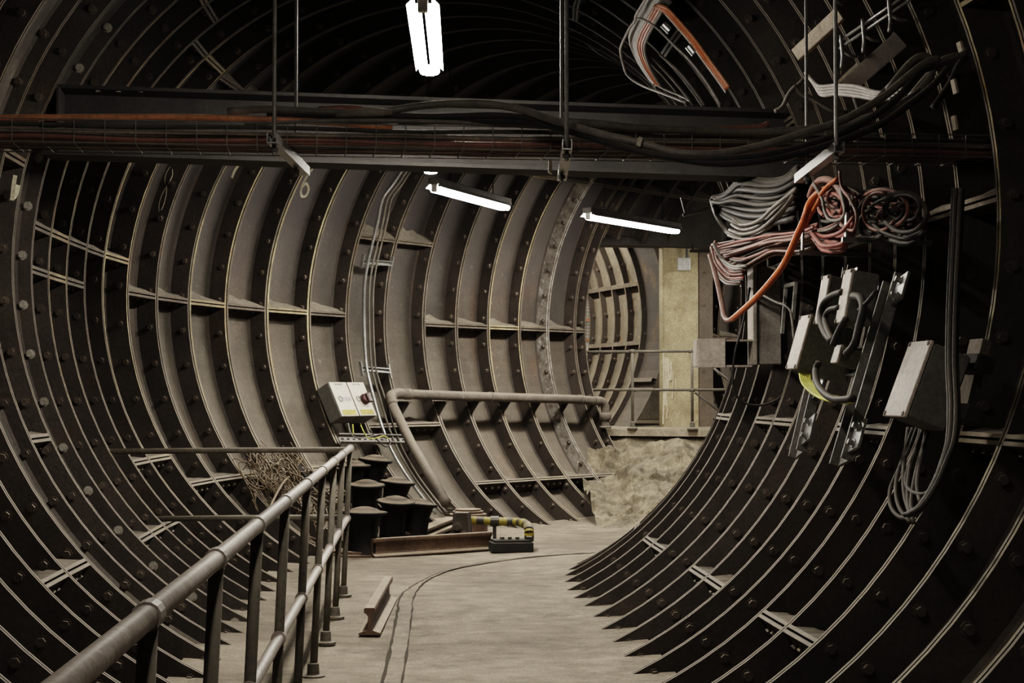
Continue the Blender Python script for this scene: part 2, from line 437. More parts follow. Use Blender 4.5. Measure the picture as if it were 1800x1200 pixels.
# filled chase in the floor
ch=[(690,1200),(703,1130),(711,1080),(716,1050),(733,1030),(762,1013),(800,999),(870,986),(940,978.5),(1000,974),(1045,971.5)]
cw=[13,12,11,10,7,4.5,3,2,1.6,1.4,1.2]
mb=MB(); cen=smoothp([onfloor(x,y) for x,y in [(672,1290)]+ch],7); m=len(cen)
for i,c in enumerate(cen):
    t=(cen[min(i+1,m-1)]-cen[max(i-1,0)]).normalized(); s=V((t.y,-t.x,0)); f=i/(m-1)
    w=.044 if f<.38 else max(.010,.044-(f-.38)*.26)
    j1=random.uniform(-.006,.006); j2=random.uniform(-.005,.005)
    for u,z in((-w-.015+j2,.0045),(-w+j1,.005),(-w+.004+j1,.0062),(w+j2,.0062),(w+.004+j2,.005),(w+.009+j1,.0045)): mb.v.append(tuple(c+s*u+V((0,0,z))))
for i in range(m-1):
    for j in range(5): mb.f.append((i*6+j,i*6+j+1,i*6+j+7,i*6+j+6)); mb.m.append(1 if j in(0,1,3,4) else 0)
chm=grimy('chase_filling',(.17,.14,.105),(.30,.25,.18),(.12,.09,.07),dust=0,scale=8,bumpst=.8)
struct(mb,'floor_strip',[chm,plain('crack_dark',(.045,.035,.025),1)])

# ------------------------------------------------------------------ passage beyond the wall opening
PHI=R(-18); pf=V((math.sin(PHI),math.cos(PHI),0)); pl=V((math.cos(PHI),-math.sin(PHI),0)); PR=2.4; PZ=2.5
S0=V((2.055,21.6,0)); pc=S0-pl*PR
def Q(t,th,r): return pc+pf*t+pl*(r*math.cos(R(th)))+V((0,0,PZ+r*math.sin(R(th))))
def pbay(t0,t1,js,smooth_first=False):
    mb=MB(); L=t1-t0; ro=PR+.085
    prof=[(0,PR),(TF,PR),(TF+.002,ro),(L-TF-.002,ro),(L-TF,PR),(L,PR)] if not smooth_first else [(0,PR+.06),(L*.5,PR+.062),(L-TF-.01,PR+.065),(L-TF,PR),(L,PR)]
    mi=[1,0,3,0,1] if not smooth_first else [8,8,0,1]
    n=40; ths=[-60+190*i/n for i in range(n+1)]; m=len(prof)
    mb.v=[tuple(Q(t0+s,th,r)) for th in ths for s,r in prof]
    for j in range(m-1):
        for i in range(n): mb.f.append((i*m+j,i*m+j+1,(i+1)*m+j+1,(i+1)*m+j)); mb.m.append(mi[j])
    for a in js:
        h=.7; c=[Q(t0+s,a+t,r) for s in(0 if smooth_first else TF,L-TF) for t in(-h,h) for r in(PR,ro)]
        mb.add(c,[(0,4,6,2)],1); mb.add(c,[(0,1,5,4)],0); mb.add(c,[(2,6,7,3)],7)
        for i in range(3): 
            q0=Q(t0+L*(i+1)/4,a-h,PR+.08); mb.hexb(q0,Q(t0+L*(i+1)/4,a-4,PR+.08)-q0,.022,.026,4)
    th=-45
    while th<80:
        mb.hexb(Q(t1-TF,th,PR+.06),-pf,.022,.028,4); th+=8
    return mb
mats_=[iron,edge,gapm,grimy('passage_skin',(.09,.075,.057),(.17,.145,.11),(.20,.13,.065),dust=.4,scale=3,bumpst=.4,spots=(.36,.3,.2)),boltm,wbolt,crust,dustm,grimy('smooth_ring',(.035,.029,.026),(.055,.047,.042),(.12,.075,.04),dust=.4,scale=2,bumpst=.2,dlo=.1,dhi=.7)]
struct(pbay(0,.75,[-21],True),'wall_passage',mats_)
for i in range(4): struct(pbay(.75+.51*i,1.26+.51*i,[12,-8,-50]),'wall_passage',mats_)
# far end of the passage
mb=MB(); mb.obox(V((-.6,27.6,2.6)),X*3.2,Y*.05,Z*2.6); struct(mb,'wall_back',plain('pale_far_wall',(.42,.38,.32)))
# platform slab, landing and rough bank
mb=MB(); zt=1.0
pts=[at(1000,752,20.75),at(1060,753,20.4),at(1250,757,20.0),at(1420,760,19.7),at(1420,740,23.5)+X*2,V((2.2,29,1)),V((-1.2,29,1)),V((-.6,21.6,1)),at(1000,740,21.6)]
pts=[V((p.x,p.y,zt)) for p in pts]; n=len(pts)
mb.add(pts+[p-Z*.09 for p in pts],[tuple(range(n))]+[(i,n+i,n+(i+1)%n,(i+1)%n) for i in range(n)])
struct(mb,'floor_platform',grimy('landing_concrete',(.26,.22,.16),(.42,.36,.27),dust=.3,scale=6,bumpst=.8))
import mathutils.noise as mn
mb=MB(); nu,nv=110,80; b0,b1=V((.95,17.2,-.03)),V((4.6,16.9,-.03)); t0,t1=V((.75,20.75,.93)),V((4.3,19.7,.93))
for j in range(nv+1):
    for i in range(nu+1):
        u,v=i/nu,j/nv; p=(b0.lerp(b1,u)).lerp(t0.lerp(t1,u),v); p.z=-.03+.97*(.25*v+.75*v**1.5)
        e=math.sin(PI*v)
        q=p*2.2; d=mn.fractal(q,.9,2.1,6)*.20+mn.noise(p*.9)*.12+mn.noise(p*7)*.035
        p=p+V((0,-.35,.8))*d*min(1,e*2.2); mb.v.append(tuple(p))
for j in range(nv):
    for i in range(nu):
        a=j*(nu+1)+i; mb.f.append((a,a+1,a+nu+2,a+nu+1)); mb.m.append(0)
struct(mb,'floor_bank',bankm)
# lintel, pillar and bolted plate beside the opening
def wbox(pa,pb,z0,z1,th,name,m,bv=.01):
    """upright slab between two plan points, th deep behind the line"""
    a=V((pa.x,pa.y,0)); b_=V((pb.x,pb.y,0)); d=(b_-a); nrm=V((-d.y,d.x,0)).normalized()
    mb=MB(); mb.bbox((a+b_)/2+nrm*th/2+Z*(z0+z1)/2,d/2,nrm*th/2,Z*(z1-z0)/2,bv); return mb
pA,pB,pC=at(1166,600,21.35),at(1229,600,21.55),at(1254,600,21.65)
struct(wbox(pA,pB,.95,3.5,.14,'',None,.02),'pillar',conc)
mb=wbox(pB,pC,.95,3.6,.12,'',None); 
for z in(1.3,1.75,2.2,2.65,3.1): mb.hexb(V(((pB.x+pC.x)/2-.03,(pB.y+pC.y)/2-.005,z)),V((.16,-1,0)),.02,.02,0)
struct(mb,'wall_plate',grimy('brown_plate',(.11,.085,.065),(.16,.13,.10),dust=.2,scale=3))
mb=wbox(at(1000,430,20.95),at(1270,430,21.3),3.42,4.6,.3,'',None); struct(mb,'trim_lintel',grimy('sooty_lintel',(.05,.045,.042),(.085,.077,.07),dust=0,scale=3))
# white paint runs on the pillar edge and chalk marks
def ribbon(px,w,d,mb):
    pts=[at(x,y,d) for x,y in px]
    for a,b_ in zip(pts,pts[1:]):
        t=(b_-a).normalized(); s=t.cross(Y).normalized()*w*.5
        mb.add([a-s,a+s,b_+s,b_-s],[(0,1,2,3)])
for x0,y0,y1,w in((1166,612,745,.02),(1170,628,712,.028),(1174,630,690,.03),(1179,636,668,.03),(1182,650,700,.014),(1172,700,735,.016),(1187,665,690,.01)):
    mb=MB(); ribbon([(x0,y0),(x0+1.2,(y0+y1)/2),(x0-.6,y1)],w,21.345,mb)
    tag(mb.build('paint_run',runm),'white paint run down the left edge of the yellowish pillar','paint','white paint runs on the pillar')
mb=MB(); mb.v=[]
pts=[]
for i in range(5):
    pts+=[(1199,505+i*8),(1206,503+i*8),(1214,506+i*8),(1222,504+i*8)] if i%2==0 else [(1222,505+i*8),(1214,503+i*8),(1206,506+i*8),(1199,504+i*8)]
pts=[at(x,y,21.39) for x,y in pts]
mb.tube(pts,.005,5); o=mb.build('chalk_scribble',paintm); tag(o,'faint pale chalk scribble high on the yellowish pillar','chalk marks')

# ------------------------------------------------------------------ mesh gate far down the passage
gp=V((.35,26.2,0)); t=thing('mesh_gate',gp+Z*1.0,'orange framed white wire mesh gate at the far end of the side passage','gate')
f=MB()
for u in(-1.2,-.5,.2,.62,1.25): f.obox(gp+X*u+Z*2.4,X*.022,Y*.02,Z*1.4)
for z in(1.03,2.32,2.66,3.0,3.35,3.78): f.obox(gp+X*.02+Z*z,X*1.25,Y*.018,Z*.02)
f.build('gate_frame',gatep,t)
f=MB()
for i in range(46): f.obox(gp+X*(-1.2+i*.054)+Y*.025+Z*3.05,X*.006,Y*.004,Z*.73)
for i in range(27): f.obox(gp+X*.02+Y*.025+Z*(2.33+i*.054),X*1.23,Y*.004,Z*.006)
f.build('wire_mesh',whitem,t)
f=MB(); f.bbox(gp+X*.02+Y*.03+Z*1.66,X*1.22,Y*.01,Z*.62,.004); f.build('lower_panel',whitem,t)

# ------------------------------------------------------------------ lamps
def lamp(a,b,w,label,m=tube,twin=True,rods=True,group=None):
    """batten fitting from a to b (underside points)"""
    a,b=V(a),V(b); d=(b-a); L=d.length; u=d.normalized(); s=u.cross(Z).normalized(); c=(a+b)/2
    t=thing('strip_light',c,label,'lamp',group)
    h=MB(); h.bbox(c+Z*.085,u*(L/2+.02),s*w*.3,Z*.03,.006); h.build('housing',galvd,t)
    h=MB(); h.add([a+s*w*.5+Z*.02,a+s*w*.28+Z*.055,a-s*w*.28+Z*.055,a-s*w*.5+Z*.02,b+s*w*.5+Z*.02,b+s*w*.28+Z*.055,b-s*w*.28+Z*.055,b-s*w*.5+Z*.02],[(0,1,5,4),(1,2,6,5),(2,3,7,6)]); h.build('reflector',reflm,t)
    for q in([-.21,.21] if twin else [0]):
        h=MB(); h.cyl(a+s*w*q+u*.05+Z*.012,b+s*w*q-u*.05+Z*.012,.026,12); h.build('lamp_tube',m,t)
    for e,sg in((a,1),(b,-1)):
        h=MB(); h.bbox(e+u*.018*sg+Z*.02,u*.02,s*w*.16,Z*.035,.004); h.build('end_cap',whitem,t)
    if rods:
        for e,sg in((a,1),(b,-1)):
            p=e+u*.35*sg+Z*.11; k,uu,z=locate(p); top=math.sqrt(max(.1,(RO-.01)**2-uu*uu))+ZC
            h=MB(); h.cyl(p,V((p.x,p.y,top)),.006,6); h.build('suspension_rod',dark,t)
    return t
zl=3.39
def lampp(px,py):
    v=ray(px,py); s=(zl-CAMH)/v.z; return V((v.x*s,v.y*s,zl))
a1,b1=lampp(743,15),lampp(755.5,131)
lamp(a1,b1,.165,'twin-tube strip light hanging in front of the steel girder, nearest of the strip lights')
b2=lampp(757.5,304); lamp(b2+(a1-b1).normalized()*1.62+V((.0,0,0)),b2,.165,'twin-tube strip light seen end-on just below the girder')
lamp(lampp(763,334),lampp(890,368),.18,'slanting strip light on the left side of the bend, just right of the end-on one',twin=True)
lamp(lampp(1033,383),lampp(1190,409),.19,'strip light hanging over the opening to the side passage',twin=True)
pl0=pc+pf*.9+pl*1.3+Z*3.85
lamp(pl0,pl0+pf*1.5,.14,'strip light hidden behind the lintel inside the side passage',tube2,rods=False)
pl0=pc+pf*3.9+pl*1.0+Z*4.0
lamp(pl0,pl0+pf*1.5,.14,'strip light deep inside the side passage by the mesh gate',tube2,rods=False)
q0=V((4.7,20.7,3.39)); lamp(q0,q0+fwd(26)*1.6,.165,'strip light around the bend past the landing, hidden by the right wall')
# lamps that light the near part of the tunnel, behind the camera
p0=V((-.25,5.1,3.39)); lamp(p0,p0+V((.03,-1.6,0)),.165,'twin-tube strip light overhead, nearer than the tray and above the view',tube3)
p0=V((-.1,.6,3.39)); lamp(p0,p0+V((.05,-1.6,0)),.165,'twin-tube strip light directly overhead at the start of the handrail',tube3)

# ------------------------------------------------------------------ girder
d0,d1=10.05,10.35
ga=V((-2.95,10.0,0)); gb=V((1.95,10.28,0)); gu=(gb-ga).normalized(); gs=V((-gu.y,gu.x,0))
zb,zt_=2.91,3.35
t=thing('steel_girder',(ga+gb)/2+Z*zb,'dark steel girder spanning the tunnel behind the cable tray','girder')
def gz(f): return -.02*f
mb=MB(); prof=[(-.14,0),(.14,0),(.14,.022),(.012,.04),(.012,.40),(.14,.418),(.14,.44),(-.14,.44),(-.14,.418),(-.012,.40),(-.012,.04),(-.14,.022)]
mb.extr(prof,ga+Z*zb+Z*.06,gb+Z*(zb-.06),gs,Z); mb.build('girder_beam',girderm,t)
mb=MB()
for px in(178,213,252,300):
    p=at(px,165,10.0); mb=MB(); mb.disc(V((p.x,ga.y-.10+(p.x-ga.x)*gu.y/gu.x,zb+.06+.418)),-Z,X,Y,.018,.02,6,0,0); mb.build('bolt',wbolt,t)
for p,sg in((ga,1),(gb,-1)):
    mb=MB(); mb.bbox(p+gu*.1*sg+Z*(zb+.28),gu*.012,gs*.15,Z*.2,.004); mb.build('end_plate',girderm,t)

# ------------------------------------------------------------------ wire cable tray across the tunnel
ta,tb=at(-90,226,6.72),at(1745,257,7.32)
tu=(tb-ta).normalized(); tw=V((-tu.y,tu.x,0)).normalized(); TL=(tb-ta).length; TH=.10; TWD=.30
mb=MB(); bz=-.05
for off,z in((0,TH),(0,TH*.55),(0,0),(.1,0),(.2,0),(TWD,0),(TWD,TH*.5),(TWD,TH)):
    mb.cyl(ta+tw*off+Z*(bz+z),tb+tw*off+Z*(bz+z),.0028,6)
n=int(TL/.127)
for i in range(n+1):
    c=ta+tu*(i*TL/n)+Z*bz; mb.tube([c+Z*TH,c,c+tw*TWD,c+tw*TWD+Z*TH],.0026,6)
o=mb.build('wire_cable_tray',galvd); tag(o,'galvanised wire basket cable tray spanning the tunnel overhead','cable tray')
def traypt(f,off,z): return ta+tu*(TL*f)+tw*off+Z*(bz+z)
G='cables lying in the wire tray'
for i in range(16):
    off=.025+.25*(i%8)/7; z0=.014+.026*(i//8); r=.009+.003*random.random(); red=i%3==0
    pts=[traypt(f/12,off+random.uniform(-.014,.014),z0+random.uniform(0,.012)) for f in range(0,13)]
    cable('tray_cable',pts,r,pinkd if red else (tanc if i%2 else greyc),'dull red cable lying in the overhead wire tray' if red else ('brownish grey cable lying in the overhead wire tray' if i%2 else 'dark grey cable lying in the overhead wire tray'),group=G)
# front red cable visible between the wires
cable('tray_cable',[traypt(f/12,.012,.022+.006*math.sin(f*2)) for f in range(13)],.010,pinkd,'red cable along the front bottom edge of the overhead wire tray',group=G)
cable('tray_cable',[traypt(f/12,.014,.052+.004*math.sin(f*3)) for f in range(13)],.011,tanc,'tan cable along the front of the tray, just above the red one',group=G)
cable('tray_cable',[traypt(f/12,.02,.078+.005*math.sin(f*2+1)) for f in range(13)],.010,greyd,'dark cable along the front of the tray, second below its rim',group=G)
o=cable('copper_pipe',[at(-90,209,6.8),at(0,207,6.83),at(180,206,6.88),at(330,206,6.93),at(440,209,6.95),at(560,214,6.98),at(690,224,7.02)],.0145,copperc,'shiny orange pipe lying along the top of the wire tray','pipe')
o=cable('tray_cable',[at(430,216,6.95),at(620,212,6.98),at(800,215,7.0),at(950,222,7.05),at(1100,228,7.1),at(1300,236,7.15),at(1500,244,7.2)],.011,greyc,'grey cable lying over the tray wires, ending at the right wall')
# thick black cables that arch over the tray and sag below it
A=[(400,196,7.0),(470,192,7.0),(560,196,7.0),(650,199,7.0),(740,186,7.0),(830,181.5,6.98),(905,190,6.95),(975,212,6.85),(1050,234,6.72),(1120,250,6.66),(1190,268,6.62),(1260,270,6.62),(1330,258,6.65),(1400,238,6.7),(1480,212,6.8),(1550,172,6.9),(1595,135,6.95),(1625,112,6.98),(1650,103,7.0)]
cable('power_cable',[at(*p) for p in A],.0175,greyc,'thick grey cable arching highest over the tray then sagging below it',group='thick cables over the tray',n=10)
B=[(470,200,7.02),(600,203,7.0),(760,205,7.0),(880,203,6.98),(960,214,6.9),(1040,238,6.75),(1110,262,6.66),(1180,276,6.62),(1260,279,6.6),(1350,271,6.62),(1440,248,6.7),(1520,214,6.8),(1580,170,6.9),(1612,130,6.95),(1640,116,7.0)]
cable('power_cable',[at(*p) for p in B],.016,blackc,'thick black cable sagging second lowest under the tray',group='thick cables over the tray',n=10)
B=[(700,214,7.02),(860,211,7.0),(950,219,6.92),(1010,233,6.8),(1090,258,6.68),(1170,275,6.63),(1260,287,6.6),(1350,280,6.62),(1450,256,6.7),(1540,222,6.8),(1600,182,6.9),(1640,150,6.95),(1665,120,7.0)]
cable('power_cable',[at(*p) for p in B],.016,blackc,'thick black cable sagging lowest under the tray',group='thick cables over the tray',n=10)
B=[(540,204,7.05),(700,208,7.05),(850,208,7.05),(960,212,7.05),(1040,216,7.05),(1120,224,7.08),(1210,227,7.1),(1300,231,7.12),(1400,228,7.1),(1480,218,7.05),(1560,194,7.0),(1620,160,7.0)]
cable('power_cable',[at(*p) for p in B],.0165,greyc,'thick grey cable running flat on the tray past the middle hanger',group='thick cables over the tray',n=10)
B=[(560,192,7.1),(620,190,7.1),(668,197,7.1),(720,206,7.1),(820,214,7.1),(1000,224,7.12),(1150,230,7.12),(1320,224,7.12),(1352,217,7.12)]
cable('power_cable',[at(*p) for p in B],.014,pinkd,'brownish cable with a cut red end lying on the tray',group='thick cables over the tray',n=10)
mb=MB(); c=at(1124,250,6.64); mb.bbox(c,X*.010+Z*-.004,Y*.02,Z*.020+X*.006,.004); o=mb.build('cable_label',whitep); tag(o,'small white tag clipped round the thick cable under the tray','tag')
mb=MB(); c=at(655,196,6.97); mb.tube([at(590,203,6.98),at(625,199,6.98),at(650,197,6.98),at(690,198,6.98)],[.012,.02,.024,.014],10); o=mb.build('cable_joint',plain('dusty_sleeve',(.22,.2,.17),.6,dust=.7),smooth=True); tag(o,'dusty bulging cable joint lying on top of the tray','cable joint')

# ------------------------------------------------------------------ tray hangers
def hanger(pxf,pyf,pxr,label):
    zc=2.545; d=6.62; p=at(pxf,pyf,d); x=p.x; zc=p.z
    t=thing('tray_hanger',V((x,7.05,zc-.03)),label,'bracket','hangers holding the wire tray')
    mb=MB(); prof=[(-.021,.021),(-.021,-.021),(.021,-.021),(.021,.021),(.012,.021),(.017,.015),(.017,-.017),(-.017,-.017),(-.017,.015),(-.012,.021)]
    mb.extr([(a,b_) for a,b_ in prof],V((x,6.55,zc)),V((x+.01,7.55,zc)),X,Z); mb.build('channel',galv,t)
    for yy,r in((6.62,.009),(7.28,.008)):
        top=math.sqrt(RO**2-(x-axis(locate(V((x,yy,zc)))[0])[0])**2)+ZC
        mb=MB(); mb.cyl(V((x,yy,zc-.06)),V((x,yy,top-.02)),r,8); mb.build('rod',galvd,t)
        mb=MB(); mb.disc(V((x,yy,zc-.045)),Z,X,Y,.017,.016,6,0,0); mb.build('nut',galvd,t)
hanger(482,247,515,'leftmost of the tray hangers, a pale channel on two rods')
hanger(996,258,975,'middle tray hanger, a pale channel on two rods right of the nearest strip light')
hanger(1470,262,1415,'rightmost tray hanger, a pale channel on two rods among the looping cables')

# ------------------------------------------------------------------ front handrail
PD=[2.0,2.98,3.97,4.97,6.0,7.15,8.3,9.4,10.45,11.56]
def rx(d): return -.64-.0583*(d-2.29)
t=thing('handrail',(rx(6),6,0),'worn grey pipe handrail with slim posts running up the left foreground','handrail')
LEAN=.045
mb=MB(); mb.tube([V((rx(d),d,1.07)) for d in(1.2,4,7,9,11.62)],.0235,16); mb.build('top_rail',handm,t,smooth=True)
mb=MB(); mb.tube([V((rx(d)-LEAN*.48,d,.56)) for d in(1.2,4,7,9,11.58)],.0215,14); mb.build('middle_rail',handm,t,smooth=True)
for d in PD:
    top=V((rx(d),d,1.06)); bot=V((rx(d)-LEAN,d,0))
    mb=MB(); mb.tube([bot+Z*.005,bot.lerp(top,.3),top],[.0205,.019,.019],12); po=mb.build('post',postm,t,smooth=True)
    mb=MB(); mb.lathe(bot-Z*.004,[(0,.0),(.062,0),(.062,.014),(.034,.02),(.03,.075),(.02,.08)],14); mb.build('base_plate',postm,po)
    u=V((-.0583,1,0)).normalized()
    for zz,x in((1.07,rx(d)),(.56,rx(d)-LEAN*.48)):
        mb=MB(); mb.tube([V((x,d,zz))-u*.028,V((x,d,zz))+u*.028],.029,14); mb.build('collar',handm,po)
cx=rx(11.56)
mb=MB(); mb.tube([V((cx,11.56,1.06)),V((-2.0,11.45,1.06)),V((-2.93,11.32,1.055))],.021,12); mb.build('return_rail',postm,t,smooth=True)
mb=MB(); mb.tube([V((cx-.02,11.56,.57)),V((-2.0,11.5,.57)),V((-2.62,11.46,.565))],.021,12); mb.build('return_rail',postm,t,smooth=True)

# ------------------------------------------------------------------ platform railing
q0,q1=at(1112,752,20.3),at(1217,757,20.05); q0.z=q1.z=1.0
t=thing('platform_railing',(q0+q1)/2,'thin pipe railing along the raised landing in front of the side passage','railing')
for q in(q0,q1):
    mb=MB(); mb.cyl(q,q+Z*1.02,.019,10); po=mb.build('post',postm,t,smooth=True)
    mb=MB(); mb.lathe(q-Z*.002,[(0,0),(.07,0),(.07,.015),(.034,.03),(.03,.09),(.02,.1)],12); mb.build('base_plate',postm,po)
ru=(q1-q0).normalized()
for z,e0,e1 in((.99,-1.0,0.05),(.50,-1.0,.55)):
    mb=MB(); mb.cyl(q0+ru*e0+Z*z,q1+ru*e1+Z*z,.018,10); mb.build('rail',postm,t,smooth=True)
for z in(.99,.5):
    for q in(q0,q1):
        mb=MB(); mb.cyl(q-ru*.035+Z*z,q+ru*.035+Z*z,.027,10); mb.build('collar',postm,t,smooth=True)
for a,b_ in(((1256,648),(1290,678)),((1222,690),(1266,724))):
    mb=MB(); mb.cyl(at(*a,20.1),at(*b_,20.4),.016,8); mb.build('brace',galvd,t,smooth=True)

# ------------------------------------------------------------------ switch boxes on the left wall
p,a,n,tt=frame(626,735,2.36)
tt=(tt*.97-a*.0).normalized()
for i,(off,lab) in enumerate(((-.155,'left grey switch box with a blank pale front under the bend of the conduits'),(.155,'right grey switch box with a dark rotary handle beside the conduits'))):
    c=p+a*off+tt*.20
    t=thing('switch_box',c-tt*.2,lab,'switch box','pair of switch boxes on the left wall')
    mb=MB(); mb.bbox(c-n*.04,a*.148,n*.085,tt*.20,.008); mb.build('case',boxd,t)
    mb=MB(); mb.bbox(c+n*.05,a*.146,n*.006,tt*.198,.004); fr=mb.build('front_cover',whitep,t)
    mb=MB(); mb.obox(c+n*.0575-tt*.155,a*.115,n*.0008,tt*.03); mb.build('warning_label',yellowp,fr)
    mb=MB(); mb.obox(c+n*.0575+tt*.172,a*.07,n*.0008,tt*.01); mb.build('name_label',plain('label_grey',(.25,.24,.2)),fr)
    mb=MB(); mb.lathe(c+n*.056-a*.06,[(.03,0),(.034,.003),(.034,.006),(.026,.006),(.026,.002)],16,up_=n); mb.build('lock_ring',boxd,fr)
    if i==1:
        mb=MB(); mb.lathe(c+n*.056+a*.03-tt*.01,[(.06,0),(.058,.03),(.05,.045),(.0,.05)],18,up_=n); mb.bbox(c+n*.115+a*.045-tt*.015,a*.03,n*.02,tt*.055,.01); mb.build('rotary_handle',redm,fr)
    else:
        mb=MB(); mb.obox(c+n*.0575+a*.03,a*.085,n*.0008,tt*.022); mb.build('notice_strip',plain('lilac_label',(.40,.34,.37)),fr)
# perforated bracket rail under them
mb=MB(); pa,pb=Wp(597,770,2.42),Wp(716,772,2.42); u=(pb-pa).normalized(); c=(pa+pb)/2; L=(pb-pa).length/2
_,fa,fn,ft=frame(650,770,2.42)
for s in(-1,1): mb.obox(c+ft*.045*s,u*L,fn*.02,ft*.006)
mb.obox(c-fn*.018,u*L,fn*.004,ft*.045)
for i in range(12): mb.obox(c-fn*.0125+u*(L*(-.9+1.8*i/11)),u*.02,fn*.002,ft*.008,1)
o=mb.build('perforated_rail',[galvd,gapm]); tag(o,'perforated steel mounting rail below the two switch boxes','bracket')
wr=[([(612,744),(616,760),(626,769),(645,768),(672,762)],greyc,'thin black wire looping from the left switch box'),
    ([(634,747),(640,760),(648,770),(660,770),(675,766),(683,772)],earthc,'yellow-green wire looping from under the right switch box'),
    ([(650,755),(660,768),(670,780),(680,785),(686,778),(680,768)],blackc,'black wire coiled beside the conduits under the switch boxes'),
    ([(620,746),(620.5,754),(621,762)],earthc,'short yellow wire stub hanging under the left switch box')]
for px,m,l in wr: cable('wire',[Wp(x,y,2.33) for x,y in px],.007,m,l,'wire','wires under the switch boxes')

# ------------------------------------------------------------------ conduits up the left wall
cl=[(728,262),(712,290),(690,325),(672,350),(664,390),(654,430),(645,470),(640,510),(640,570),(642,620),(646,655),(660,710),(672,750),(688,790),(712,832),(738,868),(766,902)]
for i,(dx,m,l) in enumerate(((0,galv,'left bright steel conduit running up the left wall by the switch boxes'),(9,postm,'middle dull conduit running up the left wall by the switch boxes'),(16,postm,'right dull conduit running up the left wall by the switch boxes'))):
    pts=[Wp(x+dx*(1 if y<660 else 1.25),y,2.42) for x,y in cl]
    mb=MB().tube(smoothp(pts,3),.017 if i==0 else .012,10); o=mb.build('conduit',m,smooth=True); tag(o,l,'conduit','conduits on the left wall')
for (y,x0,x1) in((461,637,688),(650,635,684)):
    pa,pb=Wp(x0,y-2,2.46),Wp(x1,y+2,2.46); u=(pb-pa).normalized(); _,fa,fn,ft=frame((x0+x1)/2,y,2.46); L=(pb-pa).length/2; c=(pa+pb)/2
    t=thing('conduit_bracket',c,'upper steel channel bracket behind the conduits' if y<600 else 'lower steel channel bracket behind the conduits','bracket')
    mb=MB()
    for s in(-1,1): mb.obox(c+ft*.022*s,u*L,fn*.018,ft*.005)
    mb.obox(c-fn*.016,u*L,fn*.003,ft*.022); mb.build('channel',galv,t)
    mb=MB(); mb.obox(pb+ft*.0,u*.006,fn*.018,ft*.08); mb.build('end_flange',galv,t); mb=MB(); mb.obox(pa,u*.006,fn*.018,ft*.08); mb.build('end_flange',galv,t)
c0=Wp(720,282,2.42); mb=MB().tube([c0,lampp(741,285)+Z*.05],.01,8); o=mb.build('lamp_conduit',galv,smooth=True); tag(o,'short pale conduit from the wall conduits to the end-on strip light','conduit')

# ------------------------------------------------------------------ big pipe along the left wall
pp=[Wp(x,y,2.34) for x,y in((706,692),(770,694),(850,697),(930,700),(1010,703),(1044,704))]
pa,pb=pp[0],pp[-1]
t=thing('drain_pipe',V((pa.x,pa.y,0)),'thick brown pipe bracketed along the left wall ribs and dropping to the floor','pipe')
mb=MB(); line=[V((p.x,p.y,pa.z+(pb.z-pa.z)*i/5)) for i,p in enumerate(pp)]
mb.tube(smoothp(line,4),.055,16); mb.build('level_pipe',pipem,t,smooth=True)
for i in(0,2,4): 
    mb=MB(); u=(line[i+1]-line[i]).normalized(); mb.tube([line[i]+u*(.05 if i==0 else .1),line[i]+u*(.14 if i==0 else .12)],.062,16); mb.build('pipe_coupling',pipem,t,smooth=True)
foot=onfloor(797,905,.25); foot=at(787,886,14.9+.3)
dn=[line[0],Wp(692,691,2.33),Wp(687,703,2.32)]
k0=Wp(689,712,2.31)
seg=[line[0],line[0].lerp(Wp(690,692,2.33),.6),Wp(687.5,697,2.32),Wp(690,712,2.3)]
mb=MB(); mb.tube(smoothp(seg,6),.06,16); mb.build('elbow',pipem,t,smooth=True)
mb=MB(); mb.tube([seg[-1],Wp(722,778,2.24),at(784,884,15.6)],.053,16); mb.build('down_pipe',pipem,t,smooth=True)
s=[line[-1],line[-1]+(line[-1]-line[-2]).normalized()*.13]; e=s[1]
seg=[s[0],e,e+(line[-1]-line[-2]).normalized()*.06-Z*.03,e+(line[-1]-line[-2]).normalized()*.09-Z*.11,e+(line[-1]-line[-2]).normalized()*.09-Z*.34]
mb=MB(); mb.tube(smoothp(seg,6),.056,16); mb.tube([seg[-1]+Z*.2,seg[-1]+Z*.1],.075,16); mb.tube([seg[-1]+Z*.03,seg[-1]],.075,16); mb.build('elbow',pipem,t,smooth=True)
for k in range(13,20):
    b_=P(k,180+34.3,RI+.02); w0=P(k,180+33,RI-.16)
    z=line[2].z
    th=180+math.degrees(math.asin((ZC-z+.06)/RI)); w1=P(k,th,RI+.03); 
    inn=P(k,th,2.32); inn.z=z-.055; out=V((w1.x,w1.y,z-.055)); f=fwd(k)
    mb=MB(); mb.obox((inn+out)/2,(out-inn)/2,f*.03,Z*.008); mb.add([out+f*.005,out-f*.005,inn+f*.005,inn-f*.005,P(k,th+4,RI+.02)+f*.005,P(k,th+4,RI+.02)-f*.005],[(0,2,4),(1,5,3),(2,3,5,4)])
    mb.build('pipe_bracket',iron,t)

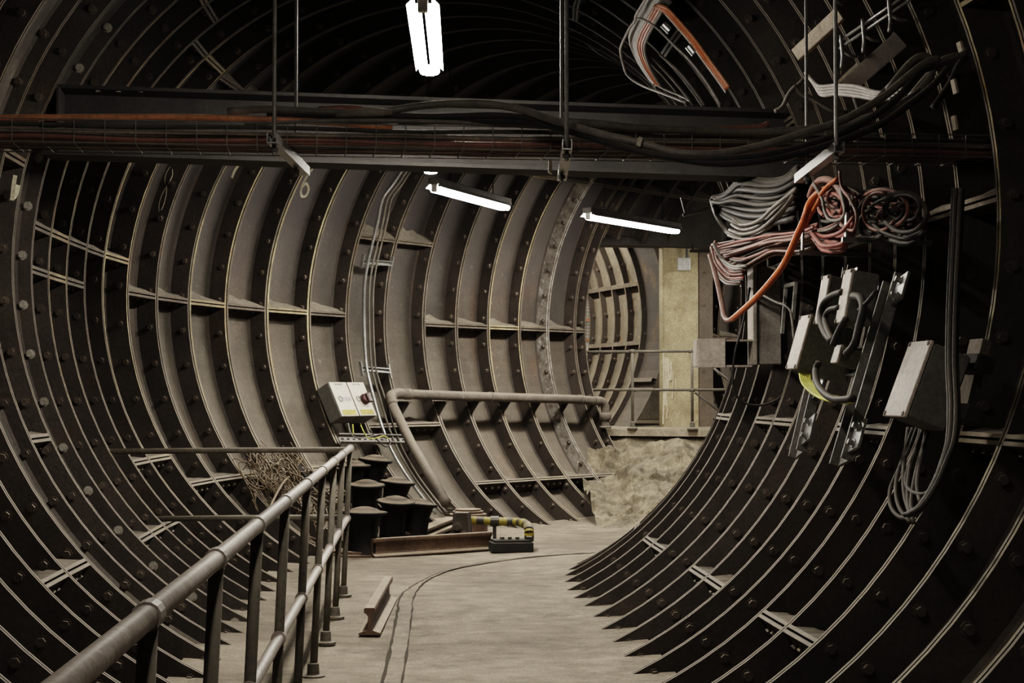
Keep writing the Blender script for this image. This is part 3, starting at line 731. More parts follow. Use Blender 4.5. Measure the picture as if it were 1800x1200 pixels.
# ------------------------------------------------------------------ cast base with bolted plates at the foot of the pipe
bc=onfloor(822,935); 
t=thing('cast_pump_base',bc,'dusty cast base with stacked round flanges at the foot of the thick pipe','pump base')
mb=MB(); c=bc+V((.0,.12,0)); mb.lathe(c,[(0,0),(.21,0),(.21,.10),(.225,.105),(.225,.135),(.19,.137),(.19,.155),(.2,.157),(.2,.185),(.165,.187),(.165,.215),(.14,.217),(.14,.235),(0,.24)],28); mb.build('round_flange',railm,t)
mb=MB(); c2=at(806,915,15.15); c2.z=.0
prof=[(-.15,.06),(.12,.06),(.10,.12),(.085,.33),(-.05,.33),(-.06,.16),(-.13,.12)]
mb.extr(prof,c2+V((0,-.07,0)),c2+V((.03,.09,0)),V((1,.1,0)).normalized(),Z); mb.build('bracket_casting',iron,t)
mb=MB(); mb.hexb(c2+V((-.01,-.075,.2)),-Y,.035,.04); mb.hexb(c2+V((-.08,0,.33)),Z,.03,.04); mb.hexb(c2+V((.05,-.075,.13)),-Y,.03,.04); mb.build('bolt',boltm,t)
for i,(dz,dy) in enumerate(((.06,.02),(.12,.06))):
    mb=MB(); s0=at(735,934,14.9); s0.z=.03+dz; e=bc+V((-.1,.0,.03+dz)); d=(e-s0).normalized(); sd=V((-d.y,d.x,0))
    mb.obox((s0+e)/2+sd*dy,(e-s0)/2,sd*.07,Z*.012); mb.build('flat_bar',railm,t)
mb=MB(); mb.obox(bc+V((-.28,.25,.06)),V((.2,.05,0)),V((-.03,.12,0)),Z*.06); mb.build('foot_block',railm,t)

# ------------------------------------------------------------------ striped pipe on its black plate
e0=at(826,914,15.35); e1=at(905,917,15.25); e2=at(930,935,15.0); zz=e0.z
base=onfloor(930,957)
t=thing('striped_pipe',V((base.x,base.y,0)),'yellow and black striped short pipe with an elbow beside the loose rail','pipe')
end=at(930,944,14.75); end.z=.10
path=[e0,V(e0).lerp(e1,.33),V(e0).lerp(e1,.66),e1,at(919,919,15.1),at(928,925,14.95),V((end.x,end.y,end.z+.09)),end]
sp=smoothp(path,4); cols=[0,0,1,1]
nseg=len(sp)-1
mb=MB()
for i in range(nseg): mb.tube([sp[i],sp[i+1]],.040 if i<nseg-12 else .045,14,mi=(i//2)%2,cap=(i in(0,nseg-1)))
mb.build('pipe_run',[yellowp,blackp],t,smooth=True)
mb=MB(); q=V(e0).lerp(e1,.55); mb.cyl(q,V((q.x,q.y,0)),.018,8); mb.tube([q-X*.04,q+X*.04],.05,12); mb.build('support_leg',blackp,t)
pb0=at(898,952,14.75); pb0.z=0
mb=MB(); mb.bbox(V((pb0.x,pb0.y,.045)),V((.19,.02,0)),V((-.02,.10,0)),Z*.045,.006); mb.bbox(V((pb0.x,pb0.y,.10)),V((.17,.018,0)),V((-.02,.085,0)),Z*.012,.004); pl_=mb.build('base_box',dark,t)
mb=MB()
for i in range(3): mb.hexb(V((pb0.x-.08+.07*i,pb0.y-.03,.112)),Z,.02,.025)
mb.build('bolt',blackp,pl_)

# ------------------------------------------------------------------ loose rails
def rail(a,b,label):
    a,b=V(a),V(b); u=(b-a).normalized(); s=V((u.y,-u.x,0)); h=.165
    pr=[(-.066,0),(.066,0),(.066,.012),(.02,.028),(.010,.045),(.010,.115),(.022,.128),(.034,.136),(.034,.155),(.028,.165),(-.028,.165),(-.034,.155),(-.034,.136),(-.022,.128),(-.010,.115),(-.010,.045),(-.02,.028),(-.066,.012)]
    mb=MB(); mb.extr(pr,a+Z*.0,b+Z*.0,s,Z); o=mb.build('steel_rail',railm); return tag(o,label,'rail')
ra,rb=onfloor(652,980),onfloor(862,966)
rail(ra+V((0,.05,0)),rb+V((0,.05,0)),'long rusty offcut of rail lying crosswise in front of the black cast pots')
ra=onfloor(645,1116); rail(ra+V((.015,0,0)),V((ra.x+.0,ra.y+1.65,0)),'short dusty offcut of rail lying lengthwise on the open floor')

# ------------------------------------------------------------------ black cast pots
def pot(rim,d,bottom,tilt,label,r=.155):
    """flared cast pot: rim centre given by pixel and depth"""
    c=at(*rim,d); up_=V((tilt[0],tilt[1],1)).normalized(); H=(c.z-bottom)/up_.z
    c0=c-up_*H
    t=thing('cast_iron_pot',c0,label,'pot','flared black cast iron pots heaped by the handrail')
    mb=MB(); mb.lathe(c0,[(0,0),(r*.74,0),(r*.74,.02),(r*.66,.03),(r*.62,H*.35),(r*.66,H*.7),(r*.80,H-.05),(r*.86,H-.035)],28,up_); mb.build('pot_body',potm,t,smooth=True)
    mb=MB(); mb.lathe(c0,[(r*.86,H-.035),(r*1.06,H-.022),(r*1.1,H-.01),(r*1.08,H),(r*.9,H+.006),(r*.82,H-.004),(r*.6,H+.028),(r*.25,H+.045),(0,H+.046)],28,up_); mb.build('rim_flange',potm,t,smooth=True)
    for i in range(3):
        mb=MB(); a=i*2.1+.5; x=up_.orthogonal().normalized(); y=up_.cross(x); dd=x*math.cos(a)+y*math.sin(a)
        mb.obox(c0+dd*r*.72+up_*H*.45,dd*r*.09,up_.cross(dd)*.012,up_*H*.40)
        mb.build('rib',potm,t)
pot((641,899),14.35,0,(.02,.0),'front left black cast pot, right behind the end of the handrail',.19)
pot((696,880),14.9,0,(.06,-.10),'front middle black cast pot, tilted towards the viewer',.17)
pot((738,884),15.0,0,(.10,.02),'front right black cast pot, nearest the round flanges',.16)
pot((644,851),15.15,.14,(.02,-.08),'black cast pot in the middle row, left of the pair',.165)
pot((699,846),15.5,.18,(.09,-.02),'black cast pot in the middle row, right of the pair',.16)
pot((622,817),15.8,.38,(.0,-.03),'black cast pot in the top row, left one behind the handrail post',.155)
pot((660,807),16.0,.40,(.10,-.02),'black cast pot in the top row, right one under the switch boxes',.16)
mb=MB(); c=onfloor(628,975); mb.lathe(c,[(0,0),(.25,0),(.25,.02),(.22,.022),(.22,.045),(.1,.05),(0,.05)],28); o=mb.build('round_plate',railm); tag(o,'flat round rusty plate on the floor at the foot of the pots','plate')
mb=MB(); c=c+V((.0,.02,.052)); mb.bbox(c+Z*.03,X*.045,Y*.04,Z*.03,.006); mb.disc(c+Z*.06,Z,X,Y,.03,.02,6,0,0); o=mb.build('loose_bolt_block',railm); tag(o,'small square block with a nut resting on the round plate','block')

# ------------------------------------------------------------------ tangle of old wire on the left
mb=MB(); rnd=random.Random(3)
for i in range(70):
    px,py=rnd.uniform(425,525),rnd.uniform(808,880)
    if (px-425)*.35+808>py+25: py+=20
    p,a,n,tt=frame(px,py,2.44); p=p+n*rnd.uniform(0,.16)
    pts=[]; r=rnd.uniform(.03,.12); ph=rnd.uniform(0,6); q=p
    ax1=(a*rnd.uniform(-1,1)+tt*rnd.uniform(-1,1)+n*rnd.uniform(-.6,.6)).normalized(); ax2=ax1.orthogonal().normalized()
    for j in range(7): pts.append(p+ax1*(r*math.cos(ph+j*.8))+ax2*(r*math.sin(ph+j*.8))+tt*(j*rnd.uniform(-.03,.03))+a*rnd.uniform(-.03,.03))
    mb.tube(smoothp(pts,4),rnd.choice([.004,.005,.007]),6)
for i in range(16):
    px,py=rnd.uniform(440,520),rnd.uniform(800,840); p,a,n,tt=frame(px,py,2.40)
    l=rnd.uniform(.35,.7); mb.tube([p+tt*l*.2,p-tt*l*.4+n*.03,p-tt*l*.8+a*rnd.uniform(-.1,.1)],.006,6)
for i in range(26):
    px,py=rnd.uniform(535,615),rnd.uniform(865,955); p=at(px,py,rnd.uniform(12.6,14)); p.z=max(p.z,.03); 
    pts=[p+V((rnd.uniform(-.09,.09),rnd.uniform(-.09,.09),rnd.uniform(-.05,.09))) for j in range(5)]
    for q in pts: q.z=max(q.z,.012)
    mb.tube(smoothp(pts,4),rnd.choice([.005,.007]),6)
o=mb.build('wire_tangle',wirem,smooth=True); tag(o,'tangled heap of rusty old wire lying against the lower left wall','wire heap','',kind='stuff')
cable('bent_rod',[Wp(x,y,2.3) for x,y in((487,818),(492,808),(506,808),(512,818),(525,836))],.012,wirem,'bent rusty rod looped up out of the wire heap','rod')
cable('bent_rod',[Wp(473,895,2.25),Wp(485,870,2.2),Wp(498,848,2.22),Wp(508,838,2.3)],.010,wirem,'straight thin rusty rod leaning up out of the wire heap','rod')
mb=MB(); p,a,n,tt=frame(532,832,2.38); mb.obox(p,a*.04,n*.02,tt*.13); mb.obox(p-tt*.12,a*.10,n*.04,tt*.03); o=mb.build('iron_lug',potm); tag(o,'black upright iron lug standing in the wire heap','iron lug')

# ------------------------------------------------------------------ painted numbers on the left wall
def surf(px,py):
    # first iron surface met inside a bay: the skin or the face of the next flange
    v=ray(px,py); o=V((0,0,CAMH)); p,k,_=Wk(px,py,RI); kf=math.floor(k)+1; x,y=axis(kf-(GP+TF)/W); f=fwd(kf)
    t1=(V((x,y,0))-V((0,0,0))).dot(f)/V((v.x,v.y,0)).dot(f); p2=Wk(px,py,RO)[0]; t2=p2.y/v.y
    return o+v*(min(t1,t2)-.008)
def stroke(px,w,rho,mb,kf=None):
    pts=smoothp([surf(x+kf,y) if kf else Wp(x,y,RO-.006) if rho>RI else Wp(x,y,rho) for x,y in px],4); m=len(pts); vs=[]
    for i in range(m):
        _,u,z=locate(pts[i]); t=(pts[min(i+1,m-1)]-pts[max(i-1,0)]).normalized(); k,_,_=locate(pts[i])
        n=-pts[i]+V((0,0,CAMH)); s=t.cross(n).normalized()*w/2; vs+=[pts[i]-s,pts[i]+s]
    mb.add(vs,[(2*i,2*i+1,2*i+3,2*i+2) for i in range(m-1)])
RS=RO-.006
mb=MB(); stroke([(549,296),(541,306),(532,322),(528,336),(530,344),(536,344),(541,336),(541,328),(537,322),(531,328)],.032,RS,mb)
tag(mb.build('painted_number',paintm),'white painted digit 6 on the left wall below the tray','painted number','numbers painted on the left wall')
mb=MB(); stroke([(286,297),(281,296),(275,306),(273,318),(276,326),(281,320),(286,308),(286,297)],.034,RS,mb,20); stroke([(276,328),(270,338),(264,352),(262,366),(264,372),(269,364),(274,346),(276,330)],.03,RS,mb,20)
tag(mb.build('painted_number',paintm),'thin white painted digit 8 on the left wall, leftmost clear digit','painted number','numbers painted on the left wall')
mb=MB(); stroke([(432,273),(421,285),(411,300),(406,312)],.04,RS,mb)
tag(mb.build('painted_number',paintm),'single slanting white paint stroke on the left wall','painted number','numbers painted on the left wall')
mb=MB(); stroke([(27,308),(24,325),(22,345),(21,352)],.024,RI-.004,mb); stroke([(32,325),(28,340),(23,348)],.03,RI-.004,mb)
tag(mb.build('painted_number',paintm),'smudged pale paint mark on the plain ring at the far left','painted number','numbers painted on the left wall')

# ------------------------------------------------------------------ junction box on the pillar
c=at(1201.5,464.5,21.41); t=thing('junction_box',c,'small white square junction box on the yellowish pillar','junction box')
mb=MB(); mb.bbox(c,X*.088,Y*.06,Z*.085,.008); mb.build('box_body',whitem,t)
mb=MB(); mb.bbox(c-Y*.062,X*.08,Y*.005,Z*.078,.003); mb.build('cover',whitem,t)
mb=MB(); mb.cyl(c+V((.05,.02,.08)),c+V((.05,.02,.32)),.022,10); mb.build('conduit',boxd,t)
mb=MB(); mb.obox(at(1232,441,21.0),X*.14,Y*.08,Z*.015); mb.cyl(at(1218,441,21),at(1218,428,21),.012,8); mb.cyl(at(1250,441,21),at(1250,428,21),.012,8); o=mb.build('hanging_bracket',dark); tag(o,'small dark hanging bracket under the lintel right of the junction box','bracket')

# ------------------------------------------------------------------ cable bundles on the right wall
def bundle(U,Lo,n,mats,r,rho,name,labels,group,seed=1,jit=2.2,jr=.09,ends=True):
    rr=random.Random(seed); m=len(U)
    # resample both guides to the same count
    def res(g_,cnt=8):
        out=[]
        for i in range(cnt):
            f=i/(cnt-1)*(len(g_)-1); j=min(int(f),len(g_)-2); t=f-j
            out.append((g_[j][0]*(1-t)+g_[j+1][0]*t,g_[j][1]*(1-t)+g_[j+1][1]*t))
        return out
    u,l=res(U),res(Lo)
    for i in range(n):
        s=(i+.5)/n; base=rho+rr.uniform(-jr,jr); mi=rr.randrange(len(mats)); pts=[]
        w1=rr.uniform(-jit,jit); w2=rr.uniform(0,6)
        for j,((x0,y0),(x1,y1)) in enumerate(zip(u,l)):
            x=x0*(1-s)+x1*s+rr.uniform(-jit,jit)*.5; y=y0*(1-s)+y1*s+math.sin(w2+j)*w1*.6
            pts.append(Wp(x,y,base+.02*math.sin(w2+j*.9)))
        cable(name,pts,r*rr.uniform(.85,1.15),mats[mi],labels[mi],'cable',group,n=7,sub=4)
GB='grey cable bundle high on the right wall'
bundle([(1402,292),(1372,314),(1335,313),(1306,306),(1297,318),(1278,340),(1252,347)],[(1395,388),(1352,396),(1322,402),(1296,396),(1276,384),(1262,372),(1254,360)],16,[greyd,blackc,greyd],.0165,2.15,'grey_bundle_cable',['thick dark grey cable in the combed bundle high on the right wall','thick black cable in the combed bundle high on the right wall','thick dark grey cable in the combed bundle high on the right wall'],GB,2,1.5)
bundle([(1400,330),(1360,360),(1330,388),(1300,392),(1290,380)],[(1392,350),(1366,392),(1334,418),(1304,425),(1280,418)],4,[greyc],.011,2.05,'grey_bundle_cable',['thin grey cable hanging loose across the combed bundle'],GB,3,1.5)
bundle([(1250,350),(1258,380),(1274,405),(1292,420)],[(1255,362),(1264,386),(1284,408),(1304,418)],5,[greyc],.013,2.15,'grey_bundle_cable',['grey cable dropping from the combed bundle to the red one'],GB,4,1.2)
RB='faded red cable bundle on the right wall'
bundle([(1436,392),(1404,402),(1360,408),(1316,418),(1280,424),(1252,428)],[(1432,436),(1402,450),(1364,444),(1332,462),(1302,480),(1284,496)],26,[pinkc,pinkd,pinkd],.0095,2.14,'red_bundle_cable',['faded red cable in the large bundle under the grey one','dusty pinkish cable in the large bundle under the grey one','dusty pinkish cable in the large bundle under the grey one'],RB,5,3.2,.14)
bundle([(1258,424),(1268,436),(1284,446),(1300,450),(1316,448)],[(1249,436),(1252,462),(1262,488),(1280,502),(1304,500)],15,[pinkd,greyc,pinkc],.0095,2.12,'red_bundle_cable',['dusty pinkish cable curling round the left end of the red bundle','greyish cable curling round the left end of the red bundle','faded red cable curling round the left end of the red bundle'],RB,6,2.2,.12)
R2='smaller red cable bundle right of the orange cable'
bundle([(1502,360),(1484,382),(1462,396),(1440,404),(1426,406)],[(1503,408),(1488,432),(1468,443),(1446,434),(1428,409)],15,[pinkc,pinkc,greyc],.0105,2.16,'red_coil_cable',['red cable in the sagging coil right of the orange cable','red cable in the sagging coil right of the orange cable','grey cable in the sagging coil right of the orange cable'],R2,7,2,.12)
bundle([(1502,345),(1480,348),(1462,350),(1448,352)],[(1496,376),(1480,384),(1464,382),(1448,362)],8,[pinkc,greyc],.010,2.18,'red_coil_cable',['red cable in the small coil above the sagging one','grey cable in the small coil above the sagging one'],R2,8,2,.1)
R3='dark cable bundle at the right end of the red ones'
bundle([(1528,384),(1556,400),(1590,408),(1624,398)],[(1530,396),(1560,424),(1596,434),(1622,420)],9,[blackc,pinkd],.0105,2.2,'dark_coil_cable',['black cable in the shadowed bundle furthest right','dusty reddish cable in the shadowed bundle furthest right'],R3,9,2,.1)
bundle([(1520,330),(1540,345),(1560,352),(1590,345)],[(1530,372),(1552,378),(1578,372),(1600,350)],9,[pinkc,blackc],.010,2.22,'dark_coil_cable',['red cable tangled in the shadow at the upper right','black cable tangled in the shadow at the upper right'],R3,10,4,.12)
def Wl(px,rho): return [Wp(x,y,rho) for x,y in px]
orp=[(1470,317),(1452,330),(1432,345),(1421,362),(1414,385),(1402,412),(1390,440),(1378,464),(1362,486),(1340,512),(1318,534),(1300,550),(1288,560)]
rhs=[2.1,2.05,2.0,1.98,1.96,1.95,1.95,1.95,1.95,1.95,1.96,1.98,2.0]
cable('orange_cable',[Wp(x,y,r) for (x,y),r in zip(orp,rhs)],.019,orangec,'bright orange cable sweeping down in front of the bundles','cable',n=10)
cable('loop_cable',[Wp(x,y,2.0) for x,y in((1288,560),(1280,563),(1273,556),(1269,535),(1263,505),(1255,472),(1248,448))],.018,pinkd,'dusty pinkish cable rising from the bottom of the orange cable loop','cable',n=10)
cable('orange_cable',Wl([(1472,314),(1456,326),(1444,340),(1440,352),(1432,365),(1424,380),(1416,398)],2.0),.011,orangec,'thinner orange cable crossing above the small red coil','cable')
cable('big_loop_cable',Wl([(1424,345),(1431,327),(1444,316),(1462,318),(1476,332),(1484,350),(1488,372),(1482,392)],2.02),.018,pinkd,'thick brownish cable looping over the top of the red coils','cable',n=10)
cable('grey_loop_cable',Wl([(1430,322),(1438,336),(1446,352),(1450,372),(1458,386),(1476,386),(1486,374),(1482,350),(1478,330)],2.0),.009,greyc,'thin grey cable hanging in a loop over the red coils','cable')
for i,px in enumerate(([(1478,395),(1500,405),(1506,378),(1494,350),(1480,330),(1476,300)],[(1418,372),(1410,400),(1398,430),(1382,458),(1368,485)])):
    cable('thin_cable',Wl(px,2.0),.008,[pinkd,pinkc][i],['thin dusty cable curving round the right of the red coils','thin faded red cable beside the orange one'][i])
def coils(cx,cy,rx,ry,n,mats,labels,name,group,seed):
    rr=random.Random(seed)
    for i in range(n):
        x0,y0=cx+rr.uniform(-rx,rx)*.5,cy+rr.uniform(-ry,ry)*.4; a0=rr.uniform(0,6); sp=rr.uniform(3.2,5.2); ax,ay=rx*rr.uniform(.45,.8),ry*rr.uniform(.4,.75); tl=rr.uniform(-.5,.5); base=rr.uniform(2.05,2.25); mi=rr.randrange(len(mats))
        px=[]
        for j in range(8):
            a=a0+sp*j/7; u,v=ax*math.cos(a),ay*math.sin(a); px.append((x0+u*math.cos(tl)-v*math.sin(tl),y0+u*math.sin(tl)+v*math.cos(tl)))
        cable(name,[Wp(x,y,base+.025*math.sin(j)) for j,(x,y) in enumerate(px)],.0095*rr.uniform(.8,1.2),mats[mi],labels[mi],'cable',group,n=7,sub=4)
coils(1468,362,42,34,14,[pinkc,pinkd,greyd],['red cable coiled loosely among the middle coils','dusty reddish cable coiled loosely among the middle coils','dark grey cable coiled loosely among the middle coils'],'loose_coil_cable',R2,21)
coils(1562,380,58,48,20,[blackc,pinkd,greyd],['black cable in the shadowed tangle furthest right','dusty reddish cable in the shadowed tangle furthest right','dark grey cable in the shadowed tangle furthest right'],'tangled_cable',R3,22)
bundle([(1500,378),(1486,396),(1466,408),(1444,412),(1428,404)],[(1500,402),(1486,440),(1464,447),(1442,440),(1427,414)],10,[pinkc],.011,2.06,'red_coil_cable',['bright red cable lowest in the sagging coil'],R2,23,2,.06)
for i,(x,y,l) in enumerate(((1251,365,'pale steel support arm at the left end of the cable bundles'),(1476,446,'pale steel support arm under the sagging red coil'),(1559,424,'pale steel support arm under the shadowed bundle'))):
    p,a,n,tt=frame(x,y,2.2); mb=MB(); mb.obox(p,a*.012,n*.22,tt*.012); mb.obox(p+n*.2+tt*.06,a*.014,n*.006,tt*.07); tag(mb.build('support_arm',galv),l,'bracket','arms under the cable bundles')
# upright plate behind
for x0,y0,l in((1320,292,'short pale steel upright above the grey bundle'),):
    p=at(x0,y0,10.6); mb=MB(); mb.obox(p,X*.012,Y*.02,Z*.07); tag(mb.build('steel_upright',galvd),l,'bracket')

# ------------------------------------------------------------------ open trunking cabinet
D=11.0; k_=F/D
def cx_(px): return (px-900)/k_
def cz_(py): return at(900,py,D).z
t=thing('trunking_cabinet',V((cx_(1345),D,cz_(643))),'grey steel trunking box with an open side arm below the red bundle','cabinet')
x0,x1=cx_(1324),cx_(1374); z0,z1=cz_(640),cz_(468)
mb=MB(); mb.bbox(V(((x0+x1)/2+.01,D+.12,(z0+z1)/2)),X*(x1-x0-.02)/2,Y*.12,Z*(z1-z0)/2,.006); mb.build('case',boxc,t)
mb=MB(); mb.bbox(V((x0+.012,D+.11,(z0+z1)/2)),X*.014,Y*.135,Z*((z1-z0)/2+.004),.004); mb.build('edge_strip',boxm,t)
xa,xb=cx_(1226),cx_(1322); za,zb2=cz_(643),cz_(598)
mb=MB()
zz0,zz1=za,zb2
for z in(zz0,zz1): mb.obox(V(((xa+xb)/2,D+.11,z)),X*(xb-xa)/2,Y*.11,Z*.006)
mb.obox(V(((xa+xb)/2,D+.22,(zz0+zz1)/2)),X*(xb-xa)/2,Y*.005,Z*(zz1-zz0)/2,1); mb.obox(V((xa,D+.11,(zz0+zz1)/2)),X*.004,Y*.11,Z*(zz1-zz0)/2); mb.build('open_arm',[boxm,gapm],t)
mb=MB(); mb.bbox(V((cx_(1250.5),D-.006,(zz0+zz1)/2)),X*(cx_(1275)-cx_(1226))/2,Y*.006,Z*((zz1-zz0)/2+.012),.003); mb.build('front_cover',plain('pale_cover',(.55,.48,.42),.5,var=.1),t)

# ------------------------------------------------------------------ equipment boxes on the right wall
def wallbox(px,py,rho,la,ln,lt,name,label,sidem,cat='equipment box',group=None,screws=True,rot=0):
    p,a,n,tt=frame(px,py,rho)
    if rot: a,tt=(a*math.cos(rot)+tt*math.sin(rot)),(tt*math.cos(rot)-a*math.sin(rot))
    t=thing(name,p,label,cat,group); c=p-n*ln/2
    mb=MB(); mb.bbox(c,a*la/2*.97,n*ln/2,tt*lt/2*.97,.008); mb.build('case',sidem,t)
    mb=MB(); mb.bbox(p+n*.006,a*la/2,n*.008,tt*lt/2,.004); fr=mb.build('front_cover',boxm,t)
    if screws:
        for i in(-1,1):
            for j in(-1,1):
                mb=MB(); mb.disc(p+n*.013+a*i*la*.42+tt*j*lt*.46,n,a,tt,.010,.005,8,0,0); mb.build('screw',boltm,fr)
    return t
wallbox(1407,602,1.95,.20,.26,.28,'control_box','tall narrow grey control box right of the trunking box',boxg)
wallbox(1599,667,2.06,.25,.17,.33,'control_box','large grey control box with a pale front by the vertical cables',boxd)
wallbox(1449,527,1.96,.13,.12,.24,'relay_box','left of the two small grey relay boxes above the hoses',boxd,group='small relay boxes')
wallbox(1488,521,1.94,.13,.12,.25,'relay_box','right of the two small grey relay boxes above the hoses',boxd,group='small relay boxes')
wallbox(1474,623,2.02,.10,.10,.09,'terminal_box','little square terminal box under the looping hoses',boxg,screws=False)
# inclined channel struts and their clamps
def strut(a_,b_,w,label):
    (x0,y0,r0),(x1,y1,r1)=a_,b_; p0,p1=Wp(x0,y0,r0),Wp(x1,y1,r1); u=(p1-p0).normalized()
    _,a,n,tt=frame((x0+x1)/2,(y0+y1)/2,2.2); s=a; s=(s-u*s.dot(u)).normalized(); n2=u.cross(s)
    if n2.dot(n)<0: n2=-n2
    t=thing('channel_strut',p1,label,'strut','channel struts on the right wall')
    mb=MB(); mb.extr([(-w,0),(w,0),(w,.045),(w-.012,.045),(w-.012,.008),(-w+.012,.008),(-w+.012,.045),(-w,.045)],p1,p0,s,n2); mb.extr([(-w-.002,-.001),(w+.002,-.001),(w+.002,-.006),(-w-.002,-.006)],p1,p0,s,n2); mb.build('channel',galvd,t)
    for q,sg in((p0,-1),(p1,1)):
        mb=MB(); c=q+u*.12*sg*-1+s*(-w-.09); c=q-u*(.1*sg)*-1*-1
        mb.obox(q+u*(.10 if sg<0 else -.10)-s*.0+n2*.02-s*(w+.06),s*.06,n2*.006,u*.07)
        for e in(-.04,.04): mb.hexb(q+u*(.10 if sg<0 else -.10)+n2*.026-s*(w+.06)+u*e,n2,.014,.03)
        mb.build('clamp_plate',galv,t)
strut((1578,492,2.2),(1484,815,2.16),.075,'long inclined channel strut left of the large control box')
strut((1440,660,2.2),(1407,800,2.24),.065,'short inclined channel strut below the narrow control box')
strut((1500,470,2.28),(1476,640,2.28),.05,'channel strut behind the two relay boxes')
# cross channels between struts
for i,(x0,x1,y,l) in enumerate(((1498,1540,560,'upper cross channel behind the hoses'),(1470,1520,620,'middle cross channel behind the hoses'),(1448,1508,655,'lower cross channel behind the hoses'),(1495,1540,505,'topmost cross channel by the relay boxes'))):
    p0,p1=Wp(x0,y,2.2),Wp(x1,y-2,2.2); u=(p1-p0); _,a,n,tt=frame((x0+x1)/2,y,2.2); mb=MB()
    for s in(-1,1): mb.obox((p0+p1)/2+tt*.02*s,u/2,n*.015,tt*.005)
    mb.obox((p0+p1)/2-n*.014,u/2,n*.003,tt*.02); tag(mb.build('cross_channel',galv),l,'bracket','cross channels on the right wall')
# hoses and earth wires
H='black hoses between the relay boxes'
for px,r,l in(([(1482,513),(1462,520),(1447,535),(1442,560),(1450,585),(1462,600)],.017,'black flexible hose bowing left of the relay boxes'),
             ([(1476,540),(1458,545),(1450,560),(1455,580),(1464,598)],.014,'shorter black flexible hose inside the bowed one'),
             ([(1500,520),(1513,524),(1517,545),(1510,575),(1502,605),(1488,622)],.018,'black flexible hose curving down right of the relay boxes'),
             ([(1487,560),(1478,575),(1470,592),(1464,607)],.016,'short black hose from the right relay box to the terminal box'),
             ([(1540,512),(1525,530),(1510,545)],.01,'thin black wire from the strut clamp to the hoses'),
             ([(1440,636),(1434,650),(1436,672),(1450,692),(1470,702),(1500,700)],.016,'black cable looping under the terminal box')):
    cable('flexible_hose',Wl(px,1.93),r,blackc,l,'hose',H,n=10)
for i in range(6):
    o_=i*2.2; cable('earth_wire',Wl([(1406+o_*1.6,655+o_*.2),(1410+o_*1.4,672-o_*.1),(1424+o_,688-o_*.8),(1444,700-o_*.9),(1470,706-o_*.8),(1498,707-o_*.5)],1.98+.008*i),.007,earthc,'yellow-green earth wire swinging under the narrow control box','wire','earth wires under the narrow control box')
cable('drop_wire',[at(x,y,10.85) for x,y in((1318,505),(1312,540),(1303,580),(1292,620),(1288,660),(1292,690),(1305,706),(1325,712),(1348,710),(1372,698),(1388,676),(1394,640))],.008,blackc,'thin black wire hanging in a loop below the trunking box','wire')
cable('drop_wire',[Wp(x,y,2.1) for x,y in((1340,518),(1362,530),(1385,540),(1392,560),(1396,600))],.008,blackc,'thin black wire crossing the top of the trunking box','wire')
# bracket plates right of the cabinet
for (x,y,l) in((1388,525,'small pale bracket frame on the ribs right of the trunking box'),):
    p,a,n,tt=frame(x,y,2.35); mb=MB(); mb.obox(p+tt*.09,a*.14,n*.01,tt*.012); mb.obox(p+a*.13-tt*.05,a*.012,n*.01,tt*.17); mb.obox(p-a*.13-tt*.02,a*.012,n*.01,tt*.12); tag(mb.build('bracket_frame',galvd),l,'bracket')
# bearer behind the large control box
p0,p1=Wp(1724,598,2.36),Wp(1690,740,2.40); _,a,n,tt=frame(1708,665,2.38); mb=MB(); u=(p0-p1); mb.obox((p0+p1)/2,u/2,a*.07,n*.02); o=mb.build('timber_bearer',grimy('dim_timber',(.11,.09,.07),(.17,.14,.11),dust=.3)); tag(o,'brown bearer board behind the large control box','board')
for x,y,l in((1712,640,'upper clamp on the brown bearer board'),(1692,728,'lower clamp on the brown bearer board')):
    p,a,n,tt=frame(x,y,2.3); mb=MB(); mb.bbox(p,a*.12,n*.04,tt*.035,.006); mb.hexb(p+n*.04,n,.02,.03); tag(mb.build('clamp',dark),l,'clamp')

# ------------------------------------------------------------------ cables by the large control box
VG='vertical black cables beside the large control box'
for i in range(5):
    dx=i*4.2; cable('riser_cable',Wl([(1676+dx,330),(1673+dx,400),(1669+dx,480),(1666+dx,560),(1665+dx,640),(1668+dx,710),(1666+dx*.9,770),(1656+dx*.6,810),(1640+dx*.5,850),(1615+dx*.4,890),(1590+dx*.5,905)],2.06-.015*(i%2)),.009,[blackc,greyd][i%2],['black riser cable beside the large control box','grey riser cable beside the large control box'][i%2],'cable',VG)
LG='grey cables looping below the large control box'
lp=[[(1596,752),(1592,790),(1588,830),(1590,870),(1600,905)],[(1612,752),(1598,790),(1580,825),(1565,860),(1566,890),(1585,910),(1615,900),(1640,860)],[(1622,755),(1606,800),(1592,840),(1600,862),(1625,868),(1648,850)],[(1632,760),(1618,800),(1606,850),(1602,890),(1612,905)],[(1605,752),(1588,800),(1575,850),(1580,890),(1600,918)],[(1618,752),(1610,790),(1598,830),(1596,880),(1606,918)],[(1628,756),(1620,800),(1612,850),(1618,885)]]
for px in lp: cable('loop_cable',Wl(px,2.24),.009,greyd,'dark grey cable looping below the large control box','cable',LG)

